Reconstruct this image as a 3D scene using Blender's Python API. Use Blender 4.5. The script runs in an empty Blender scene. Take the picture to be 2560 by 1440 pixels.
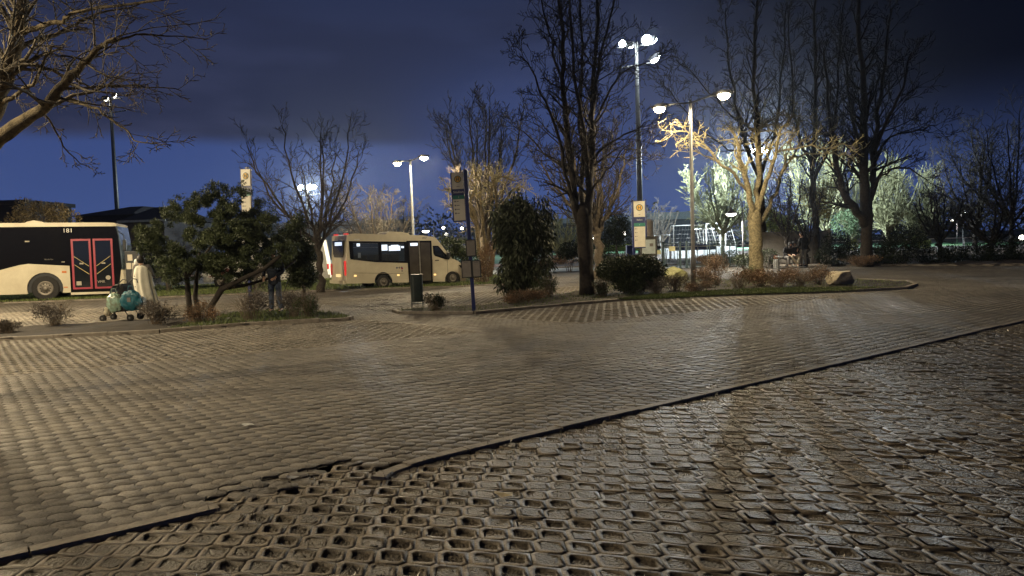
import bpy, bmesh, math, random
import numpy as np
from mathutils import Vector, Matrix
R = math.radians
random.seed(7); rng = np.random.default_rng(7)
scene = bpy.context.scene
COL = scene.collection
# ------------------------------------------------------------------ camera
F = 1850.0; H = 1.65; PIT = math.atan(108/1850); ROL = 0.032
f0 = Vector((0, math.cos(PIT), -math.sin(PIT))); r0 = Vector((1, 0, 0)); u0 = r0.cross(f0)
CR = r0*math.cos(ROL) - u0*math.sin(ROL); CU = u0*math.cos(ROL) + r0*math.sin(ROL)
cam = bpy.data.cameras.new('camera'); camo = bpy.data.objects.new('camera', cam); COL.objects.link(camo)
cam.sensor_width = 36; cam.lens = F/2560*36; cam.clip_end = 1500; cam.clip_start = 0.05
M = Matrix.Identity(4)
for i in range(3): M[i][0] = CR[i]; M[i][1] = CU[i]; M[i][2] = -f0[i]
M[2][3] = H
camo.matrix_world = M
scene.camera = camo
CP = Vector((0, 0, H))
def ray(x, y): return f0 + CR*((x-1280)/F) - CU*((y-720)/F)
def G(x, y, z=0.0):
    d = ray(x, y); return CP + d*((z-H)/d.z)
def P(x, y, D):
    d = ray(x, y); return CP + d*(D/d.y)
def yh(x): return 612 - .032*(x-1280)

# ------------------------------------------------------------------ materials
MATS = {}
def mat(name, col, rough=.6, metal=0, var=.25, scale=6, bump=0, emit=None, es=1, island=0, spec=.5, col2=None, alpha=1, trans=0, obj=True, coat=0):
    if name in MATS: return MATS[name]
    m = bpy.data.materials.new(name); m.use_nodes = True; nt = m.node_tree; N = nt.nodes; Lk = nt.links
    b = N['Principled BSDF']
    b.inputs['Roughness'].default_value = rough; b.inputs['Metallic'].default_value = metal
    b.inputs['Specular IOR Level'].default_value = spec
    b.inputs['Base Color'].default_value = (*col, 1)
    if coat: b.inputs['Coat Weight'].default_value = coat
    if alpha < 1: b.inputs['Alpha'].default_value = alpha
    if trans: b.inputs['Transmission Weight'].default_value = trans
    if emit:
        b.inputs['Emission Color'].default_value = (*emit, 1); b.inputs['Emission Strength'].default_value = es
    if var or bump or island:
        tc = N.new('ShaderNodeTexCoord'); nz = N.new('ShaderNodeTexNoise'); nz.inputs['Scale'].default_value = scale
        nz.inputs['Detail'].default_value = 5; nz.inputs['Roughness'].default_value = .65
        Lk.new(tc.outputs['Object'], nz.inputs['Vector'])
        rp = N.new('ShaderNodeMapRange'); rp.inputs['From Min'].default_value = .3; rp.inputs['From Max'].default_value = .7
        Lk.new(nz.outputs['Fac'], rp.inputs['Value'])
        mx = N.new('ShaderNodeMix'); mx.data_type = 'RGBA'
        c2 = col2 or tuple(c*(1-var*1.3) for c in col)
        mx.inputs[6].default_value = (*c2, 1); mx.inputs[7].default_value = (*[min(1, c*(1+var*.5)) for c in col], 1)
        Lk.new(rp.outputs[0], mx.inputs[0]); out = mx.outputs[2]
        if island:
            g = N.new('ShaderNodeNewGeometry'); mr = N.new('ShaderNodeMapRange')
            mr.inputs['To Min'].default_value = 1-island; mr.inputs['To Max'].default_value = 1+island
            Lk.new(g.outputs['Random Per Island'], mr.inputs['Value'])
            hs = N.new('ShaderNodeHueSaturation'); Lk.new(mr.outputs[0], hs.inputs['Value']); Lk.new(out, hs.inputs['Color']); out = hs.outputs[0]
        Lk.new(out, b.inputs['Base Color'])
        if bump:
            n2 = N.new('ShaderNodeTexNoise'); n2.inputs['Scale'].default_value = scale*7; n2.inputs['Detail'].default_value = 4
            Lk.new(tc.outputs['Object'], n2.inputs['Vector'])
            bp = N.new('ShaderNodeBump'); bp.inputs['Strength'].default_value = bump; bp.inputs['Distance'].default_value = .02
            Lk.new(n2.outputs['Fac'], bp.inputs['Height']); Lk.new(bp.outputs[0], b.inputs['Normal'])
    MATS[name] = m
    return m

# ------------------------------------------------------------------ mesh helpers
class MB:
    def __init__(s): s.v = []; s.f = []
    def add(s, vs, fs):
        o = len(s.v); s.v += [tuple(v) for v in vs]; s.f += [tuple(i+o for i in f) for f in fs]; return s
    def box(s, x0, x1, y0, y1, z0, z1, bev=0):
        if bev:
            b = bev; vs = []; 
            bm = bmesh.new(); bmesh.ops.create_cube(bm, size=1)
            for v in bm.verts: v.co = Vector(((x0+x1)/2+v.co.x*(x1-x0), (y0+y1)/2+v.co.y*(y1-y0), (z0+z1)/2+v.co.z*(z1-z0)))
            bmesh.ops.bevel(bm, geom=bm.edges[:], offset=b, segments=2, affect='EDGES', profile=.5)
            bm.verts.ensure_lookup_table(); s.add([v.co for v in bm.verts], [[v.index for v in f.verts] for f in bm.faces]); bm.free(); return s
        return s.add([(x0,y0,z0),(x1,y0,z0),(x1,y1,z0),(x0,y1,z0),(x0,y0,z1),(x1,y0,z1),(x1,y1,z1),(x0,y1,z1)],
              [(0,3,2,1),(4,5,6,7),(0,1,5,4),(1,2,6,5),(2,3,7,6),(3,0,4,7)])
    def tube(s, pts, rs, n=8, caps=True):
        pts = [Vector(p) for p in pts]
        if not hasattr(rs, '__len__'): rs = [rs]*len(pts)
        o = len(s.v); k = len(pts)
        up = Vector((0.31, 0.17, 1)) 
        for i, p in enumerate(pts):
            t = (pts[min(i+1, k-1)]-pts[max(i-1, 0)])
            if t.length < 1e-9: t = Vector((0, 0, 1))
            t.normalize(); a = t.cross(up)
            if a.length < .15: a = t.cross(Vector((1, 0, 0)))
            a.normalize(); b = t.cross(a); r = rs[i]
            for j in range(n):
                w = 2*math.pi*j/n; c = a*(math.cos(w)*r)+b*(math.sin(w)*r); s.v.append((p.x+c.x, p.y+c.y, p.z+c.z))
        for i in range(k-1):
            q = o+i*n
            for j in range(n):
                j2 = (j+1) % n; s.f.append((q+j, q+j2, q+n+j2, q+n+j))
        if caps:
            s.f.append(tuple(o+j for j in range(n))); s.f.append(tuple(o+(k-1)*n+j for j in range(n-1, -1, -1)))
        return s
    def lathe(s, prof, c=(0,0,0), n=20, axis='z'):
        o = len(s.v)
        for r, h in prof:
            for j in range(n):
                w = 2*math.pi*j/n
                if axis == 'z': s.v.append((c[0]+r*math.cos(w), c[1]+r*math.sin(w), c[2]+h))
                elif axis == 'y': s.v.append((c[0]+r*math.cos(w), c[1]+h, c[2]+r*math.sin(w)))
                else: s.v.append((c[0]+h, c[1]+r*math.cos(w), c[2]+r*math.sin(w)))
        for i in range(len(prof)-1):
            q = o+i*n
            for j in range(n): s.f.append((q+j, q+(j+1)%n, q+n+(j+1)%n, q+n+j))
        s.f.append(tuple(o+j for j in range(n))); s.f.append(tuple(o+(len(prof)-1)*n+j for j in range(n)))
        return s
    def prism(s, poly, y0, y1, plane='xz'):
        n = len(poly)
        if plane == 'xz': vs = [(x, y0, z) for x, z in poly]+[(x, y1, z) for x, z in poly]
        elif plane == 'yz': vs = [(y0, x, z) for x, z in poly]+[(y1, x, z) for x, z in poly]
        else: vs = [(x, z, y0) for x, z in poly]+[(x, z, y1) for x, z in poly]
        return s.add(vs, [tuple(range(n)), tuple(range(2*n-1, n-1, -1))]+[(i, (i+1)%n, n+(i+1)%n, n+i) for i in range(n)])
    def quad(s, a, b, c, d): return s.add([a, b, c, d], [(0, 1, 2, 3)])
    def build(s, name, m, parent=None, smooth=False, loc=None, fix=True):
        me = bpy.data.meshes.new(name); me.from_pydata(s.v, [], s.f); me.materials.append(m)
        if fix and len(s.f) < 30000:
            bm = bmesh.new(); bm.from_mesh(me); bmesh.ops.recalc_face_normals(bm, faces=bm.faces[:]); bm.to_mesh(me); bm.free()
        if smooth: me.polygons.foreach_set('use_smooth', [True]*len(me.polygons))
        o = bpy.data.objects.new(name, me); COL.objects.link(o)
        if parent is not None: o.parent = parent
        if loc is not None: o.location = loc
        return o
def npmesh(name, V, Fq, m, parent=None, smooth=False):
    """V (n,3); Fq list of (k,nv) int arrays with the same or different nv"""
    me = bpy.data.meshes.new(name)
    V = np.asarray(V, dtype=np.float32); me.vertices.add(len(V)); me.vertices.foreach_set('co', V.ravel())
    if not isinstance(Fq, list): Fq = [Fq]
    loops = np.concatenate([f.ravel() for f in Fq]).astype(np.int32)
    cnt = np.concatenate([np.full(len(f), f.shape[1], dtype=np.int32) for f in Fq])
    st = np.concatenate([[0], np.cumsum(cnt)[:-1]]).astype(np.int32)
    me.loops.add(len(loops)); me.loops.foreach_set('vertex_index', loops)
    me.polygons.add(len(cnt)); me.polygons.foreach_set('loop_start', st); me.polygons.foreach_set('loop_total', cnt)
    me.update(calc_edges=True); me.materials.append(m)
    if smooth: me.polygons.foreach_set('use_smooth', [True]*len(me.polygons))
    o = bpy.data.objects.new(name, me); COL.objects.link(o)
    if parent is not None: o.parent = parent
    return o
def thing(name, label, cat, loc=(0,0,0), rz=0, group=None, rx=0, ry=0):
    o = bpy.data.objects.new(name, None); COL.objects.link(o); o.empty_display_size = .2
    o.location = loc; o.rotation_euler = (rx, ry, rz); o['label'] = label; o['category'] = cat
    if group: o['group'] = group
    return o
def tag(o, label, cat, group=None, kind=None):
    o['label'] = label; o['category'] = cat
    if group: o['group'] = group
    if kind: o['kind'] = kind
    return o
def struct(o, label=None):
    o['kind'] = 'structure'
    if label: o['label'] = label
    return o
def copy_tree(o, parent=None):
    c = o.copy(); COL.objects.link(c)
    if parent is not None: c.parent = parent; c.matrix_parent_inverse = o.matrix_parent_inverse
    for ch in [k for k in o.children]: copy_tree(ch, c)
    return c
def text(s, size, m, parent, loc, rot=(math.pi/2, 0, 0), ex=.002, name='lettering', sx=1):
    cu = bpy.data.curves.new('t', 'FONT'); cu.body = s; cu.size = size; cu.extrude = ex; cu.align_x = 'CENTER'; cu.align_y = 'CENTER'; cu.resolution_u = 3
    to = bpy.data.objects.new('t', cu); COL.objects.link(to)
    dg = bpy.context.evaluated_depsgraph_get(); me = bpy.data.meshes.new_from_object(to.evaluated_get(dg)); bpy.data.objects.remove(to)
    me.materials.clear(); me.materials.append(m); me.name = name
    o = bpy.data.objects.new(name, me); COL.objects.link(o); o.parent = parent; o.location = loc; o.rotation_euler = rot; o.scale = (sx, 1, 1)
    return o
def vb(a, b, t): return a+(b-a)*t
# ------------------------------------------------------------------ sky
w = bpy.data.worlds.new('World'); scene.world = w; w.use_nodes = True; nt = w.node_tree; N = nt.nodes; Lk = nt.links
bg = N['Background']
def nd(t, **k):
    n = N.new(t)
    for a, b in k.items(): setattr(n, a, b)
    return n
def math_(op, a, b=None, clamp=False):
    n = nd('ShaderNodeMath', operation=op, use_clamp=clamp)
    for i, x in enumerate((a, b)):
        if x is None: continue
        if isinstance(x, (int, float)): n.inputs[i].default_value = x
        else: Lk.new(x, n.inputs[i])
    return n.outputs[0]
def smooth_(x, a, b):
    n = nd('ShaderNodeMapRange', interpolation_type='SMOOTHSTEP'); n.inputs['From Min'].default_value = a; n.inputs['From Max'].default_value = b
    Lk.new(x, n.inputs['Value']); return n.outputs[0]
def mixc(f, a, b):
    n = nd('ShaderNodeMix', data_type='RGBA')
    if isinstance(f, float): n.inputs[0].default_value = f
    else: Lk.new(f, n.inputs[0])
    for i, c in ((6, a), (7, b)):
        if isinstance(c, tuple): n.inputs[i].default_value = (*c, 1)
        else: Lk.new(c, n.inputs[i])
    return n.outputs[2]
tc = nd('ShaderNodeTexCoord'); sp = nd('ShaderNodeSeparateXYZ'); Lk.new(tc.outputs['Generated'], sp.inputs[0])
X, Y, Z = sp.outputs
az = math_('ARCTAN2', X, Y)
nz = nd('ShaderNodeTexNoise'); nz.inputs['Scale'].default_value = 3.2; nz.inputs['Detail'].default_value = 4
mp = nd('ShaderNodeMapping'); mp.inputs['Scale'].default_value = (1, 1, 4); Lk.new(tc.outputs['Generated'], mp.inputs[0]); Lk.new(mp.outputs[0], nz.inputs['Vector'])
nn = math_('SUBTRACT', nz.outputs['Fac'], .5)
el = math_('ADD', Z, math_('MULTIPLY', nn, .035))
clear = mixc(smooth_(el, 0.0, .16), (.052, .088, .245), (.040, .068, .205))
edge = smooth_(el, .128, .150)
# toward the right the cloud edge dissolves
edge2 = smooth_(el, .07, .30)
fa = smooth_(az, -.22, .0)
cl = nd('ShaderNodeMix'); Lk.new(fa, cl.inputs[0]); Lk.new(edge, cl.inputs[2]); Lk.new(edge2, cl.inputs[3])
cloud = mixc(smooth_(el, .15, .40), (.033, .040, .088), (.015, .024, .066))
cloud = mixc(math_('MULTIPLY', smooth_(nz.outputs['Fac'], .42, .58), .85), cloud, (.020, .026, .062))
sky = mixc(cl.outputs[0], clear, cloud)
dk = math_('MULTIPLY', smooth_(az, .06, .46), smooth_(el, .0, .20))
sky = mixc(dk, sky, (.0016, .0026, .0085))
dk2 = smooth_(el, .45, 1.1)
sky = mixc(dk2, sky, (.005, .008, .022))
Lk.new(sky, bg.inputs['Color']); bg.inputs['Strength'].default_value = 1.0
scene.view_settings.view_transform = 'Standard'; scene.view_settings.look = 'None'; scene.view_settings.exposure = 0; scene.view_settings.gamma = 1
scene.render.engine = 'CYCLES'; cy = scene.cycles
cy.use_denoising = True
try: cy.denoiser = 'OPENIMAGEDENOISE'
except Exception: pass
cy.max_bounces = 5; cy.diffuse_bounces = 2; cy.glossy_bounces = 2; cy.transmission_bounces = 4; cy.transparent_max_bounces = 6
cy.caustics_reflective = False; cy.caustics_refractive = False; cy.sample_clamp_indirect = 3; cy.use_light_tree = True; cy.light_sampling_threshold = .005

# ------------------------------------------------------------------ ground frame of the paving
K0 = G(0, 1393); e1 = (G(2560, 800)-K0).normalized(); e2 = Vector((-e1.y, e1.x, 0))
def UV(p): d = p-K0; return d.dot(e1), d.dot(e2)
def W(u, v, z=0): q = K0+e1*u+e2*v; return Vector((q.x, q.y, z))
def wpt_(u, v): return (W(u, v).x, W(u, v).y)
def poly(px): return np.array([[G(x, y).x, G(x, y).y] for x, y in px])
def inside(pts, pl):
    x, y = pts[:, 0], pts[:, 1]; r = np.zeros(len(pts), bool); n = len(pl)
    for i in range(n):
        x1, y1 = pl[i]; x2, y2 = pl[(i+1) % n]
        if y1 == y2: continue
        c = ((y1 > y) != (y2 > y)) & (x < (x2-x1)*(y-y1)/(y2-y1)+x1)
        r ^= c
    return r
gridA = poly([(-420,1008),(0,941),(600,885),(1205,829),(1000,806),(880,800),(800,805),(600,815),(400,832),(0,852),(-420,878)])
gridB = poly([(1188,792),(1450,808),(1780,775),(2105,743),(1800,741),(1560,752),(1400,766),(1200,786)])
gridC = poly([(-420,818),(0,784),(270,771),(780,750),(1240,727),(1470,715),(1480,722),(1400,737),(1200,765),(1050,772),(960,779),(780,757),(600,785),(420,798),(250,808),(0,822),(-420,850)])
isleA = poly([(-420,877),(0,851),(400,831),(600,814),(800,804),(872,800),(880,797),(820,785),(700,778),(600,786),(420,799),(250,809),(0,823),(-420,851)])
isleB = poly([(985,779),(1000,784),(1185,785),(1400,765),(1560,751),(1800,740),(2100,731),(2265,723),(2290,714),(2270,706),(2150,701),(1900,706),(1700,694),(1580,694),(1480,722),(1400,738),(1200,766),(1060,772)])
vergeL = poly([(-500,786),(0,759),(300,748),(560,738),(780,729),(960,722.5),(1160,717),(1240,713),(1345,706),(1340,688),(1240,690),(900,690),(780,694),(560,712),(300,722),(0,735),(-500,762)])
bedR = poly([(1345,672),(1500,667),(1640,664),(1900,664),(2200,665),(2560,664),(3200,660),(3200,600),(1345,640)])

# base ground: one sheet to the horizon
def sheet(name, pts, z, m, label=None):
    mb = MB(); mb.add([(x, y, z) for x, y in pts], [tuple(range(len(pts)))]); o = mb.build(name, m); 
    if o.data.polygons[0].normal.z < 0: o.data.flip_normals()
    return struct(o, label)
m_soil = mat('soil', (.028, .021, .014), .95, var=.5, scale=3, bump=.6)
m_sand = mat('joint_sand', (.05, .042, .032), .95, var=.4, scale=8, bump=.4)
sheet('ground', [(-700,-300),(700,-300),(700,1200),(-700,1200)], -.16, mat('far_ground', (.05, .048, .034), .95, var=.4, scale=.3), 'dark ground running out to the horizon')
sheet('road', [(-60,-25),(60,-25),(60,34),(-60,34)], -.1, m_sand)
# paver colour
def paver_mat(name, c1, c2, rough, bump):
    m = bpy.data.materials.new(name); m.use_nodes = True; nt = m.node_tree; N = nt.nodes; L = nt.links; b = N['Principled BSDF']
    tc = N.new('ShaderNodeTexCoord'); g = N.new('ShaderNodeNewGeometry')
    n1 = N.new('ShaderNodeTexNoise'); n1.inputs['Scale'].default_value = .45; n1.inputs['Detail'].default_value = 6; n1.inputs['Roughness'].default_value = .7
    n2 = N.new('ShaderNodeTexNoise'); n2.inputs['Scale'].default_value = 60; n2.inputs['Detail'].default_value = 5; n2.inputs['Roughness'].default_value = .8
    n3 = N.new('ShaderNodeTexNoise'); n3.inputs['Scale'].default_value = 7; n3.inputs['Detail'].default_value = 5
    for n in (n1, n2, n3): L.new(tc.outputs['Object'], n.inputs['Vector'])
    mx = N.new('ShaderNodeMix'); mx.data_type = 'RGBA'; mx.inputs[6].default_value = (*c1, 1); mx.inputs[7].default_value = (*c2, 1)
    r1 = N.new('ShaderNodeMapRange'); r1.inputs['From Min'].default_value = .35; r1.inputs['From Max'].default_value = .65; L.new(n3.outputs['Fac'], r1.inputs['Value']); L.new(r1.outputs[0], mx.inputs[0])
    def mr(src, a, bb, lo, hi):
        r = N.new('ShaderNodeMapRange'); r.inputs['From Min'].default_value = a; r.inputs['From Max'].default_value = bb
        r.inputs['To Min'].default_value = lo; r.inputs['To Max'].default_value = hi; L.new(src, r.inputs['Value']); return r.outputs[0]
    def mul(a, c):
        n = N.new('ShaderNodeMath'); n.operation = 'MULTIPLY'; L.new(a, n.inputs[0]); L.new(c, n.inputs[1]); return n.outputs[0]
    v = mul(mul(mr(g.outputs['Random Per Island'], 0, 1, .82, 1.18), mr(n2.outputs['Fac'], .35, .65, .5, 1.5)), mr(n1.outputs['Fac'], .33, .67, .6, 1.3))
    hs = N.new('ShaderNodeHueSaturation'); L.new(mx.outputs[2], hs.inputs['Color']); L.new(v, hs.inputs['Value']); L.new(hs.outputs[0], b.inputs['Base Color'])
    L.new(mr(n3.outputs['Fac'], .3, .7, rough-.12, rough+.15), b.inputs['Roughness'])
    bp = N.new('ShaderNodeBump'); bp.inputs['Strength'].default_value = bump; bp.inputs['Distance'].default_value = .006
    L.new(n2.outputs['Fac'], bp.inputs['Height']); L.new(bp.outputs[0], b.inputs['Normal'])
    return m
m_pav = paver_mat('interlocking_paver', (.105, .093, .076), (.158, .141, .115), .72, 1.0)
m_grid = paver_mat('grid_paver', (.13, .115, .09), (.20, .175, .14), .7, .9)
m_gridN = paver_mat('worn_grid_paver', (.092, .070, .043), (.155, .122, .078), .60, 1.0)

def view_ok(c, m=1.0):
    D = c[:, 1]; return (D > 2.6) & (np.abs(c[:, 0]) < .72*D+m)
# ---- wave-edged pavers
au, bv = .145, .18
def zz(t, a):   # zigzag offset over one stone (0..1)
    return a*np.interp(t, [0, .25, .45, .55, .75, 1], [0, 1, .55, -.55, -1, 0])
def paver_template(nk):
    ts = np.linspace(0, 1, nk, endpoint=False)
    out = []
    for t in ts: out.append((t, 0))
    for t in ts: out.append((1, t))
    for t in ts: out.append((1-t, 1))
    for t in ts: out.append((0, 1-t))
    T = np.array(out); u = T[:, 0]*au + zz(T[:, 1], .027); v = T[:, 1]*bv + zz(T[:, 0], .020)
    c = np.array([au/2, bv/2]); q = np.stack([u, v], 1)-c
    return q
def build_pavers():
    iu = np.arange(-220, 450); iv = np.arange(0, 310)
    A, B = np.meshgrid(iu, iv); A = A.ravel(); B = B.ravel()
    cu = (A+.5)*au; cv = (B+.5)*bv+.058
    cx = K0.x+e1.x*cu+e2.x*cv; cyy = K0.y+e1.y*cu+e2.y*cv; C = np.stack([cx, cyy], 1)
    ok = view_ok(C, 1.5) & (cyy < 37.5)
    for pl in (gridA, gridB, gridC, isleA, isleB, vergeL, bedR): ok &= ~inside(C, pl)
    # behind the verge on the left nothing is paved
    C = C[ok]; D = C[:, 1]
    # some stones missing along the broken kerb
    g0, g1 = UV(G(545, 1265))[0], UV(G(950, 1178))[0]
    pu = (C[:, 0]-K0.x)*e1.x+(C[:, 1]-K0.y)*e1.y; pv = (C[:, 0]-K0.x)*e2.x+(C[:, 1]-K0.y)*e2.y
    brk = (pu > g0) & (pu < g1) & (pv < .42)
    miss = brk & (pv < .30-.2*np.abs(np.sin(pu*2.3+1))) | (brk & (rng.random(len(C)) < .12))
    C = C[~miss]; brk = brk[~miss]; D = C[:, 1]
    Vs, Fs = [], []; off = 0
    for near in (True, False):
        sel = (D < 15) if near else (D >= 15)
        c = C[sel]; bk = brk[sel]; n = len(c)
        q = paver_template(6 if near else 3); k = len(q)
        gap = .972 if near else .955
        rot = rng.normal(0, .006, n)+bk*rng.normal(0, .12, n); tx = rng.normal(0, .004, n)+bk*rng.normal(0, .05, n); ty = rng.normal(0, .004, n)+bk*rng.normal(0, .05, n); dz = rng.normal(0, .0012, n)-bk*abs(rng.normal(0, .01, n))
        rings = []
        for sc_, z in ((gap, -.016), (gap, -.0022), (gap-.025, 0.0)) if near else ((gap, -.02), (gap-.04, 0)):
            x = q[None, :, 0]*sc_*np.cos(rot)[:, None]-q[None, :, 1]*sc_*np.sin(rot)[:, None]
            y = q[None, :, 0]*sc_*np.sin(rot)[:, None]+q[None, :, 1]*sc_*np.cos(rot)[:, None]
            zc = z+dz[:, None]+x*tx[:, None]+y*ty[:, None]
            wx = c[:, 0:1]+x*e1.x+y*e2.x; wy = c[:, 1:2]+x*e1.y+y*e2.y
            rings.append(np.stack([wx, wy, zc], 2))
        V = np.stack(rings, 1); nr = V.shape[1]; V = V.reshape(n, nr*k, 3)
        f4 = []
        for r in range(nr-1):
            for j in range(k): f4.append([r*k+j, r*k+(j+1) % k, (r+1)*k+(j+1) % k, (r+1)*k+j])
        f4 = np.array(f4); base = off+np.arange(n)[:, None, None]*(nr*k)
        Fs.append((f4[None]+base).reshape(-1, 4)); Fs.append((np.arange((nr-1)*k, nr*k)[None, None]+base).reshape(-1, k))
        Vs.append(V.reshape(-1, 3)); off += n*nr*k
    o = npmesh('paving', np.concatenate(Vs), Fs, m_pav); struct(o, 'brown-grey interlocking pavers with wavy joints across the whole turning area')
build_pavers()
# bedding sheet close under the stones
sheet('bedding', [(W(-34, .40).x, W(-34, .40).y), (W(70, .40).x, W(70, .40).y), (W(70, 60).x, W(70, 60).y), (W(-34, 60).x, W(-34, 60).y)], -.014, mat('pale_joint_sand', (.085, .072, .055), .95, var=.5, scale=2.5, bump=.5))

# ---- grass grid stones: honeycomb of ribs with soil-filled cells
def build_grid(name, test, z0, m, region, near=False, label='', p=.100, q=.020, h=.12, hole=.62, fill=(.004, .045), tilt=.01, deep=False):
    u0_, u1_, v0_, v1_ = region
    pu_ = p+q; ia = np.arange(int(u0_/pu_), int(u1_/pu_)+1); ib = np.arange(int(v0_/(2*h)), int(v1_/(2*h))+1)
    A, B = np.meshgrid(ia, ib); A = A.ravel(); B = B.ravel()
    cu = A*pu_; cv = B*2*h+(A % 2)*h
    C = np.stack([K0.x+e1.x*cu+e2.x*cv, K0.y+e1.y*cu+e2.y*cv], 1)
    ok = test(C, cv) & view_ok(C, 1.2); C = C[ok]; A = A[ok]; B = B[ok]; n = len(C)
    hexp = np.array([(-p, 0), (-q, -h), (q, -h), (p, 0), (q, h), (-q, h)])
    # stones are groups of 3 x 2 cells: shared tilt and height
    sid = (A//3)*7919+(B//2)*104729; 
    rs = np.random.default_rng(3); tab = rs.normal(0, 1, (4001, 4)); T = tab[sid % 4001]
    # each cell shrinks a little at stone borders by shifting towards its stone's middle
    gx_ = ((A % 3)*pu_-pu_)[:, None]; gy_ = (((B % 2)*2*h-h)+(A % 2)*h)[:, None]
    V = []
    lv = [(1.0, -.05), (1.0, -.001), (hole, 0.0), (hole*.93, -.05)]
    for s_, z in lv:
        jit = rng.normal(0, .004, (n, 6, 2)) if s_ == hole else 0
        x = hexp[None, :, 0]*s_; y = hexp[None, :, 1]*s_
        xy = np.repeat(np.stack([x, y], 2), n, 0)+jit
        zc = z0+z+T[:, 0:1]*tilt*.3+(gx_+xy[:, :, 0])*T[:, 1:2]*tilt+(gy_+xy[:, :, 1])*T[:, 2:3]*tilt
        V.append(np.stack([C[:, 0:1]+xy[:, :, 0]*e1.x+xy[:, :, 1]*e2.x+T[:, 3:4]*.002, C[:, 1:2]+xy[:, :, 0]*e1.y+xy[:, :, 1]*e2.y, zc], 2))
    V = np.stack(V, 1).reshape(n, 24, 3)
    f = []
    for r in range(3):
        for j in range(6): f.append([r*6+j, r*6+(j+1) % 6, (r+1)*6+(j+1) % 6, (r+1)*6+j])
    f = np.array(f); base = np.arange(n)[:, None, None]*24
    o = npmesh(name, V.reshape(-1, 3), (f[None]+base).reshape(-1, 4), m); struct(o, label)
    # fill
    dz = fill[0]+(fill[1]-fill[0])*rng.random(n)**1.3
    if deep:
        q_ = (C[:, 0]-K0.x)*e1.x+(C[:, 1]-K0.y)*e1.y; dz = dz+np.clip(1-abs(q_-gk0-.3)/1.9, 0, 1)*.03*rng.random(n)+.012*(rng.random(n) < .07)
        dz = dz-.004*(np.sin(C[:, 0]*2.1+C[:, 1])*np.sin(C[:, 1]*1.7) > .2)

    k = 7; s_ = hole*.97; fx = hexp[:, 0]*s_; fy = hexp[:, 1]*s_
    xy = np.concatenate([np.stack([fx, fy], 1), [[0, 0]]]); xy = np.repeat(xy[None], n, 0)
    zc = (z0-dz)[:, None]+rng.normal(0, .003, (n, 7))+T[:, 0:1]*tilt*.3+(gx_+xy[:, :, 0])*T[:, 1:2]*tilt+(gy_+xy[:, :, 1])*T[:, 2:3]*tilt
    FV = np.stack([C[:, 0:1]+xy[:, :, 0]*e1.x+xy[:, :, 1]*e2.x, C[:, 1:2]+xy[:, :, 0]*e1.y+xy[:, :, 1]*e2.y, zc], 2)
    ft = np.array([[j, (j+1) % 6, 6] for j in range(6)])
    o2 = npmesh(name+'_soil', FV.reshape(-1, 3), (ft[None]+np.arange(n)[:, None, None]*7).reshape(-1, 3), m_fill if m is m_gridN else m_fill2); struct(o2, 'soil and moss filling the cells of the grid stones')
    return C
gk0, gk1 = UV(G(545, 1265))[0], UV(G(950, 1178))[0]
m_fill = mat('cell_soil', (.10, .084, .058), .55, var=.6, scale=9, bump=.8, col2=(.06, .05, .034), island=.3)
m_fill2 = mat('dark_cell_soil', (.04, .034, .024), .9, var=.4, scale=5, island=.3)
nearC = build_grid('grass_grid_paving', lambda C, cv: (cv < -.02), -.012, m_gridN, (-4, 42, -24, 0), near=True, label='worn concrete grid stones with soil in their cells, close to the camera', tilt=.009, hole=.64, fill=(-.004, .006), deep=True)
brokeC = build_grid('broken_grid_edge', lambda C, cv: (cv >= -.06) & (((C[:, 0]-K0.x)*e1.x+(C[:, 1]-K0.y)*e1.y) > gk0) & (((C[:, 0]-K0.x)*e1.x+(C[:, 1]-K0.y)*e1.y) < gk1) & (cv < .26), -.016, m_gridN, (-4, 6, -1, 1), label='grid stones at the gap in the kerb', tilt=.02)
for nm, pl, lb in (('grid_strip_front', gridA, 'strip of grid paving along the left planted island'), ('grid_strip_middle', gridB, 'strip of grid paving in front of the middle island'), ('grid_strip_rear', gridC, 'strip of grid paving behind the planted islands')):
    build_grid(nm, (lambda P_: lambda C, cv: inside(C, P_))(pl), .0, m_grid, (-40, 60, 0, 60), label=lb, p=.108, q=.022, h=.13, hole=.70, fill=(.02, .06))
sheet('soil_bed', [wpt_(-34,.42), wpt_(-34,-30), wpt_(70,-30), wpt_(70,.42)], -.05, m_soil)

# ---- kerbs
m_kerb = mat('kerb_concrete', (.24, .21, .17), .75, var=.35, scale=5, bump=.6)
def kerb(name, pts, wd, z0, z1, label, seg=1.0, gap=.012, jog=.004):
    """chain of kerb stones following pts (world xy)"""
    mb = MB(); pts = [Vector((p[0], p[1], 0)) for p in pts]
    for a, b in zip(pts, pts[1:]):
        L = (b-a).length; n = max(1, round(L/seg)); d = (b-a)/n; t = d.normalized(); nrm = Vector((-t.y, t.x, 0))
        for i in range(n):
            s = a+d*i+t*gap/2+nrm*random.gauss(0, jog); e = a+d*(i+1)-t*gap/2+nrm*random.gauss(0, jog); dz = random.gauss(0, jog)
            c = .012; w2 = wd/2
            prof = [(-w2, z0), (-w2, z1-c), (-w2+c, z1), (w2-c, z1), (w2, z1-c), (w2, z0)]
            vs = [tuple(s+nrm*x+Vector((0, 0, z+dz))) for x, z in prof]+[tuple(e+nrm*x+Vector((0, 0, z+dz))) for x, z in prof]
            k = 6; mb.add(vs, [tuple(range(k)), tuple(range(2*k-1, k-1, -1))]+[(j, (j+1) % k, k+(j+1) % k, k+j) for j in range(k)])
    return struct(mb.build(name, m_kerb), label)
wpt = lambda u, v: (W(u, v).x, W(u, v).y)
kerb('near_kerb', [wpt(-3, 0), wpt(gk0, 0)], .125, -.13, .008, 'flat concrete kerb stones at the left of the gap')
ug = gk1
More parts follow.
